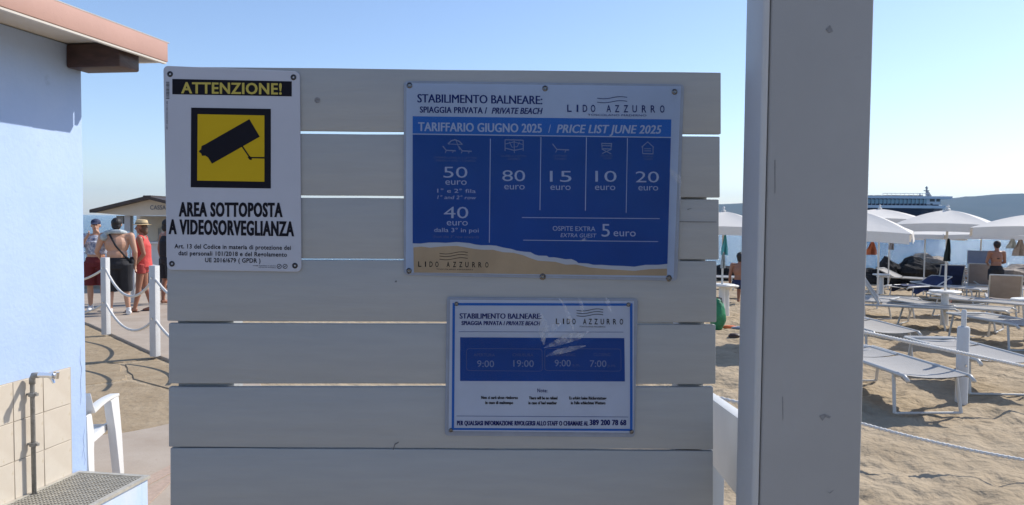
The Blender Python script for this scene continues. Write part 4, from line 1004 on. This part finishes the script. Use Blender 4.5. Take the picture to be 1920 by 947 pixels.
spots = [ # px, py of the middle of the foot end, rotation, label, kwargs
 (1734, 779, 3, 'nearest sun lounger, bed flat, its foot end just right of the thick post', dict(back=.0)),
 (1873, 742, -4, 'sun lounger right of the white rope post, cut by the right edge', dict(back=.0)),
 (1664, 668, 4, 'flat sun lounger in the second row beside the thick post', dict(back=.0)),
 (1930, 657, 0, 'flat sun lounger at the right edge in the second row', dict(back=.0)),
 (1766, 618, 62, 'sun lounger left of the round table with its backrest raised', dict(back=1.0)),
 (1868, 622, 48, 'flat sun lounger right of the round table', dict(back=.1)),
 (1832, 556, 152, 'sun lounger with slate blue sunshade raised behind the round table', dict(back=1.05, hood=True, sling=m_taupe)),
 (1878, 586, 150, 'sun lounger with its taupe backrest in front of the standing bather', dict(back=.85, sling=m_taupe)),
 (1690, 566, -62, 'sun lounger draped with a navy towel', dict(back=.35, cover=(.15,1.85,m_navy))),
 (1768, 556, 160, 'sun lounger with a raised navy back beside the large parasol pole', dict(back=.95, sling=m_navy)),
 (1640, 530, 30, 'far sun lounger left beside the small round table', dict(back=.7)),
 (1836, 572, 28, 'flat pale sun lounger below the slate sunshade', dict(back=.12)),
 (1917, 566, 24, 'sun lounger at the right edge beside the bather, backrest half raised', dict(back=.5, sling=m_taupe)),
 (1372, 543, 75, 'sun lounger seen between the planks and the thick post', dict(back=.15, sling=None)),
 (1706, 594, 70, 'flat sun lounger low in front of the navy draped one', dict(back=.15)),
 (1643, 600, 20, 'sun lounger beside the thick post with a half raised backrest', dict(back=.6)),
 (1915, 606, 38, 'flat sun lounger at the right edge in front of the bather', dict(back=.12)),
 (1746, 545, 40, 'far pale sun lounger behind the large parasol pole', dict(back=.4)),
 (1850, 545, 120, 'far sun lounger seen side on beyond the slate sunshade', dict(back=.5, sling=m_taupe)),
 (1900, 548, 60, 'far sun lounger by the right edge rocks draped with a grey towel', dict(back=.5, cover=(.5,1.85,m_grey_t))),
 (1392, 560, 85, 'second sun lounger between planks and thick post, legs showing', dict(back=.1)),
]
for px, py, dg_, lab, kw in spots:
    p = LG(px, py); lounger(p.x, p.y, R(dg_), lab, **kw)

# small round tables
def round_table(px, py, lab, h=.62, rr=.26):
    p = G(px, py); t = empty('round_side_table', (p.x, p.y, p.z), 0, lab, 'side table', 'white round side tables')
    MB().lathe([(rr-.01,0),(rr,.01),(rr,.028),(rr-.012,.036)], (0,0,h-.036), 20).build('table_top', m_white, t, smooth='auto')
    MB().lathe([(.085,-.08),(.07,.1),(.06,h-.10),(.11,h-.037)], (0,0,0), 14).build('column', m_white, t, smooth='auto')
round_table(1652, 552, 'white round side table with its column beside the thick post')
round_table(1361, 592, 'white round side table between the planks and the thick post', h=.66)

# rope line across the beach
bp_ = G(1802, 755)
t = empty('beach_rope_post', (bp_.x, bp_.y, bp_.z), 0, 'white cylindrical rope post with a thin stem on top, on the beach', 'post')
MB().lathe([(.062,-.15),(.062,.80),(.052,.82),(.03,.822)], n=18).build('shaft', m_wpost, t, smooth='auto')
MB().lathe([(.026,.82),(.026,.985),(.018,1.0)], n=12).build('stem', m_pole, t, smooth='auto')
MB().tube([(0,-.06,.42),(0,-.075,.42),(0,-.075,.40)], .008, 6).build('rope_eye', m_chrome, t)
e0 = atY(1560, 610, 7.6); e1 = atY(2010, 706, 8.1)
rope(e0, e1, e0.z, e1.z, .0, 'upper twisted white rope crossing the nearest loungers', .016, 'ropes across the beach', tw=True)
f0 = atY(1560, 778, 6.2); f1 = atY(2010, 876, 5.7)
rope(f0, f1, f0.z, f1.z, .04, 'lower twisted white rope slanting over the near sand', .012, 'ropes across the beach', tw=True)
f0 = atY(1330, 742, 5.6); f1 = atY(1440, 768, 5.4)
rope(f0, f1, f0.z, f1.z, .0, 'short length of twisted rope above the low rail', .012, 'ropes across the beach', tw=True)

# ------------------------------------------------------------ bathers on the beach
Y = 21; q = atY(1868, 500, Y); zg_ = gz(q.x, Y)
t, J, hc, V, S = person((q.x, Y, zg_), R(172), 'bare-backed bather with dark hair standing beyond the loungers', 1.66, m_skin2, m_hair, 1.0, arms={'elL':(.24,-.04,1.14),'wrL':(.12,-.24,1.08),'elR':(-.24,-.04,1.14),'wrR':(-.10,-.24,1.08)})
shorts(t, V, S, J, 1.02, m_blkcl, .3)
def f(mb): ell(mb, hc+V(0,.025,.03), (.095*S,.112*S,.100*S)); ell(mb, hc+V(0,.06,-.03), (.07*S,.05*S,.06*S))
cloth(t, 'hair', f, m_hair, .009)
def f(mb): mb.tube([V(-.15,.03,1.245), V(0,.115,1.245), V(.15,.03,1.245)], .018, 8)
cloth(t, 'bikini_band', f, m_blkcl, .008)
Y = 19.5; q = atY(1388, 480, Y); zg_ = gz(q.x, Y)
t, J, hc, V, S = person((q.x, Y, zg_-.42), R(150), 'seated bather with dark hair half hidden by the left side of the thick post', 1.70, m_skin2, m_hair, 1.05, sitting=True)
shorts(t, V, S, J, 1.05, m_navy, .3)
def f(mb): ell(mb, hc+V(0,.025,.03), (.095*S,.112*S,.100*S)); ell(mb, hc+V(0,.06,-.05), (.07*S,.06*S,.08*S))
cloth(t, 'hair', f, m_hair, .009)

# ------------------------------------------------------------ towels hanging from parasols
def hanging(px, py0, py1, wpx, Y, m, name, label, cat='towel'):
    a = atY(px, py0, Y); b2 = atY(px, py1, Y); wd = wpx/FPX*Y; h = a.z-b2.z
    t = MB(); N = 8
    for i in range(N+1):
        v = i/N; wv = wd*(.35+.65*min(1, v*1.6))
        for j in range(7):
            u = -1+2*j/6; t.v.append((u*wv/2, .035*math.sin(u*7+v*2)*(.4+v), -h*v - .03*(u*u)*(1-v)))
    t.f = [(i*7+j, i*7+j+1, (i+1)*7+j+1, (i+1)*7+j) for i in range(N) for j in range(6)]
    k = len(t.v); t.v += [(x, y+.012, z) for x, y, z in t.v]; t.f += [tuple(q+k for q in reversed(ff)) for ff in t.f]
    o = t.build(name, m, None, smooth='auto'); o.location = a; tag(o, label, cat); return o
hanging(1779, 447, 490, 12, p1.y-.25, mat('dark_green_towel', (.012,.022,.022), .9, var=.3), 'hanging_towel', 'dark green towel hanging beside the large parasol pole')
hanging(1360, 440, 478, 12, 16.1, mat('teal_towel', (.10,.42,.48), .9, var=.1, vscale=8), 'hanging_towel', 'teal towel hanging on the parasol between planks and post')
hanging(1357, 472, 503, 9, 16.0, m_grey_t, 'hanging_towel', 'grey towel hanging below the teal one')
hanging(1636, 453, 478, 21, 12.6, mat('rust_and_black_towel', (.32,.10,.05), .9, var=.3, vscale=6), 'hanging_towel', 'rust orange towel hanging beside the thick post')
hanging(1673, 449, 468, 10, 17.5, m_taupe, 'hanging_towel', 'taupe cloth hanging on a thin pole over the water')
MB_p = G(1669, 520)
tag(MB().tube([(0,0,-.1),(0,0,zabs(446,1669,MB_p.y)-MB_p.z)], .016, 8).build('thin_pole', m_pole), 'thin grey pole standing at the water edge beside the taupe cloth', 'pole').location = MB_p
hanging(1899, 447, 466, 18, 13.6, m_grey_t, 'hanging_towel', 'pale grey cloth hanging from the right hand parasol')
hanging(1914, 449, 480, 24, 13.3, m_taupe, 'hanging_bag', 'taupe beach bag hanging under the right hand parasol', 'bag')
# green bag, red toy, small things
def blob(px, py, r, m, name, label, cat, sq=(1,1,1), z0=None):
    p = G(px, py); mb = MB()
    ell(mb, (0,0,0), (r*sq[0], r*sq[1], r*sq[2]), n=14)
    mb.v = [tuple(Vector(v)*(1+.22*noise.noise(Vector(v)*2.2/r+Vector((px,0,0))))) for v in mb.v]
    o = mb.build(name, m, None, smooth='auto'); o.location = p+Vector((0,0,r*sq[2]*.8)); tag(o, label, cat); return o
o = blob(1345, 618, .27, mat('green_nylon', (.02,.22,.09), .5, bump=.6, bscale=12, var=.3, vscale=6, dist=.03), 'beach_bag', 'green bag standing on the sand beside the planks', 'bag', (.5,.6,1.15))
for dx in (-.05,.05): 
    hnd = MB().tube([(-.07,dx,.2),(-.05,dx,.33),(.05,dx,.33),(.07,dx,.2)], .009, 6).build('handle', m_blkcl, o, smooth=True)
blob(1776, 572, .09, mat('red_plastic', (.6,.05,.04), .4), 'beach_toy', 'small red toy bucket on the sand by the round table', 'toy', (1,1,1.2))
blob(1367, 616, .07, mat('orange_plastic', (.7,.16,.05), .4), 'beach_toy', 'small orange toy on the sand near the green bag', 'toy', (2,.8,.5))
blob(1384, 619, .10, m_slate, 'sandal_pair', 'grey blue sandals lying on the sand beside the thick post', 'sandals', (1.3,.7,.4))
blob(1377, 634, .09, m_beam, 'driftwood', 'dark lump of driftwood on the sand beside the thick post', 'driftwood', (1.2,.8,.5))

# ------------------------------------------------------------ shore rocks
m_rk = mat('dark_wet_rock', (.018,.018,.02), .95, spec=.1, col2=(.045,.043,.042), vscale=4, bump=1, bscale=7, dist=.06); m_rk2 = mat('tan_rock', (.24,.19,.15), .85, col2=(.34,.28,.22), vscale=3, bump=1, bscale=8, dist=.05)
def rock(px, py, Y, r, sq, m, lab):
    p = atY(px, py, Y); mb = MB(); ell(mb, (0,0,0), (r*sq[0], r*sq[1], r*sq[2]), n=13)
    mb.v = [tuple(Vector(v)*(1+.42*noise.noise(Vector(v)*1.3/r+Vector((px*.1,3,0)))+.26*noise.noise(Vector(v)*3.5/r+Vector((px*.1,3,0))))) for v in mb.v]
    o = mb.build('shore_rock', m, None); o.location = p; tag(o, lab, 'rock', 'rocks along the shoreline'); return o
rock(1712, 514, 29, .72, (1.1,1,.75), m_rk, 'big dark rock at the water edge left of the large parasol pole')
rock(1738, 500, 30.2, .62, (1.3,1,.75), m_rk2, 'rounded tan rock on top of the dark shoreline rocks')
rock(1757, 519, 29.3, .6, (1.6,1,.65), m_rk, 'dark rock directly behind the large parasol pole')
rock(1790, 520, 29.6, .6, (1.5,1,.6), m_rk, 'low dark rock right of the large parasol pole')
rock(1664, 514, 29, .55, (.7,.8,1), m_rk, 'upright dark rock near the thick post')
rock(1684, 516, 30, .5, (1.6,1,.5), m_rk2, 'flat tan rock between the upright one and the big dark one')
rock(1905, 520, 30, .8, (2,1,.5), m_rk2, 'pale rock at the right edge of the shoreline')
rock(1855, 524, 30, .6, (1.6,1,.5), m_rk, 'dark shoreline rock behind the bather')
rock(1634, 520, 29.5, .6, (1.3,1,.6), m_rk, 'dark rock partly behind the thick post')
rock(1385, 516, 31, .7, (1.6,1,.5), m_rk, 'dark rock seen between the planks and the post')
# dark tarp covered boat on the beach between the rocks and loungers
# ------------------------------------------------------------ ferry
FY = 190.0
def FP(px, py, dy=0): return atY(px, py, FY) + Vector((0, dy, 0))
fo = FP(1600, 411); fo.z = -.60
ferry = empty('ferry', fo, 0, 'white and navy passenger ferry with a mast on the lake', 'ferry'); fo = Vector(ferry.location)
m_fw = mat('ferry_white', (.60,.63,.66), .45, var=.04, vscale=.4); m_fn = mat('ferry_navy_hull', (.018,.024,.05), .4, var=.2, vscale=.3); m_fg = mat('ferry_window_glass', (.02,.05,.07), .12)
m_fc = mat('ferry_interior_light', (.35,.48,.52), .6)
def fbox(x0, x1, y0, y1, d0, d1, name, m, **k):
    a, c = FP(max(x0,1424), y1)-fo, FP(x1, y0)-fo
    return MB().box(((a.x+c.x)/2, (d0+d1)/2, (a.z+c.z)/2), (c.x-a.x, d1-d0, c.z-a.z)).build(name, m, ferry, **k)
def fpt(px, py, dy): return FP(px, py, dy)-fo
hull = MB(); secs = []
for px, wy, ytop, ybot in ((1424,4.2,391,434),(1500,4.6,390,434),(1650,4.4,389,434),(1715,3.4,388.5,434),(1742,2.2,388.5,434),(1758,1.0,388.5,432),(1767,.25,388.5,400)):
    secs.append([fpt(px,ytop,-wy), fpt(px,ytop,wy), fpt(px-2,ybot,wy*.6), fpt(px-2,ybot,-wy*.6)])
hull.v = [tuple(p) for s_ in secs for p in s_]; hull.f = [(i*4+a, i*4+(a+1) % 4, (i+1)*4+(a+1) % 4, (i+1)*4+a) for i in range(len(secs)-1) for a in range(4)] + [(0,1,2,3), tuple(len(hull.v)-4+a for a in (3,2,1,0))]
hull.build('hull', m_fn, ferry)
fbox(1332, 1753, 386.4, 388.4, -4.5, 4.5, 'deck_edge', m_fw); fbox(1335, 1745, 377.3, 386.3, -3.6, 3.6, 'cabin', m_fn)
fbox(1335, 1745, 370.8, 377.2, -3.6, 3.6, 'upper_cabin', m_fw); fbox(1330, 1767, 369.2, 370.7, -4.4, 4.4, 'roof_deck', m_fw)
fbox(1722, 1748, 373, 384, -3.75, -3.62, 'wheelhouse_front', m_fw)
k = 1428
while k < 1718:
    fbox(k, k+6.2, 374.3, 382.2, -3.72, -3.62, 'window', m_fc if k > 1400 else m_fg); fbox(k-.9, k-.2, 370.9, 386.2, -4.2, -4.05, 'stanchion', m_fw); k += 7.4
fbox(1336, 1718, 371.6, 374, -3.70, -3.61, 'window_band', m_fg); fbox(1336, 1714, 382.5, 385.6, -3.70, -3.61, 'seat_row', m_fn)
fbox(1728, 1737, 373.6, 378.6, -3.80, -3.755, 'window', m_fg); fbox(1740, 1746.5, 373.6, 378.6, -3.80, -3.755, 'window', m_fg); fbox(1729, 1733, 382.2, 384, -3.80, -3.755, 'window', m_fg)
m_rd = mat('ferry_dark_awning', (.12,.05,.05), .7)
for a, c in ((1330,1625),(1630,1642),(1648,1687),(1690,1707),(1710,1717)): fbox(a, c, 367, 369.1, -3.4, 3.4, 'deck_seat_block', m_rd)
mm = MB(); a = fpt(1741, 369, 0); c = fpt(1737.5, 356, 0); mm.tube([a, c, c+Vector((0,0,.9))], [.75,.22,.1], 8); mm.tube([c+Vector((-.7,0,-.2)), c+Vector((.6,0,-.2))], .12, 6); ell(mm, c+Vector((0,0,.5)), (.35,.35,.25), n=8); mm.build('mast', mat('mast_grey', (.28,.30,.32), .5), ferry)
MB().tube([fpt(1725,369,0), fpt(1725,363,0)], .18, 6).build('funnel', m_fw, ferry)
rr_ = MB(); rr_.tube([fpt(1640,363.5,-4.2), fpt(1725,363.8,-4.2)], .06, 5); rr_.tube([fpt(1720,386,-4.5), fpt(1762,386,-1)], .06, 5); rr_.tube([fpt(1745,367,-4.2), fpt(1764,367,-2)], .06, 5)
for k in range(1640, 1727, 8): rr_.tube([fpt(k,363.5,-4.2), fpt(k,369,-4.2)], .05, 4)
rr_.build('railing', m_fw, ferry)
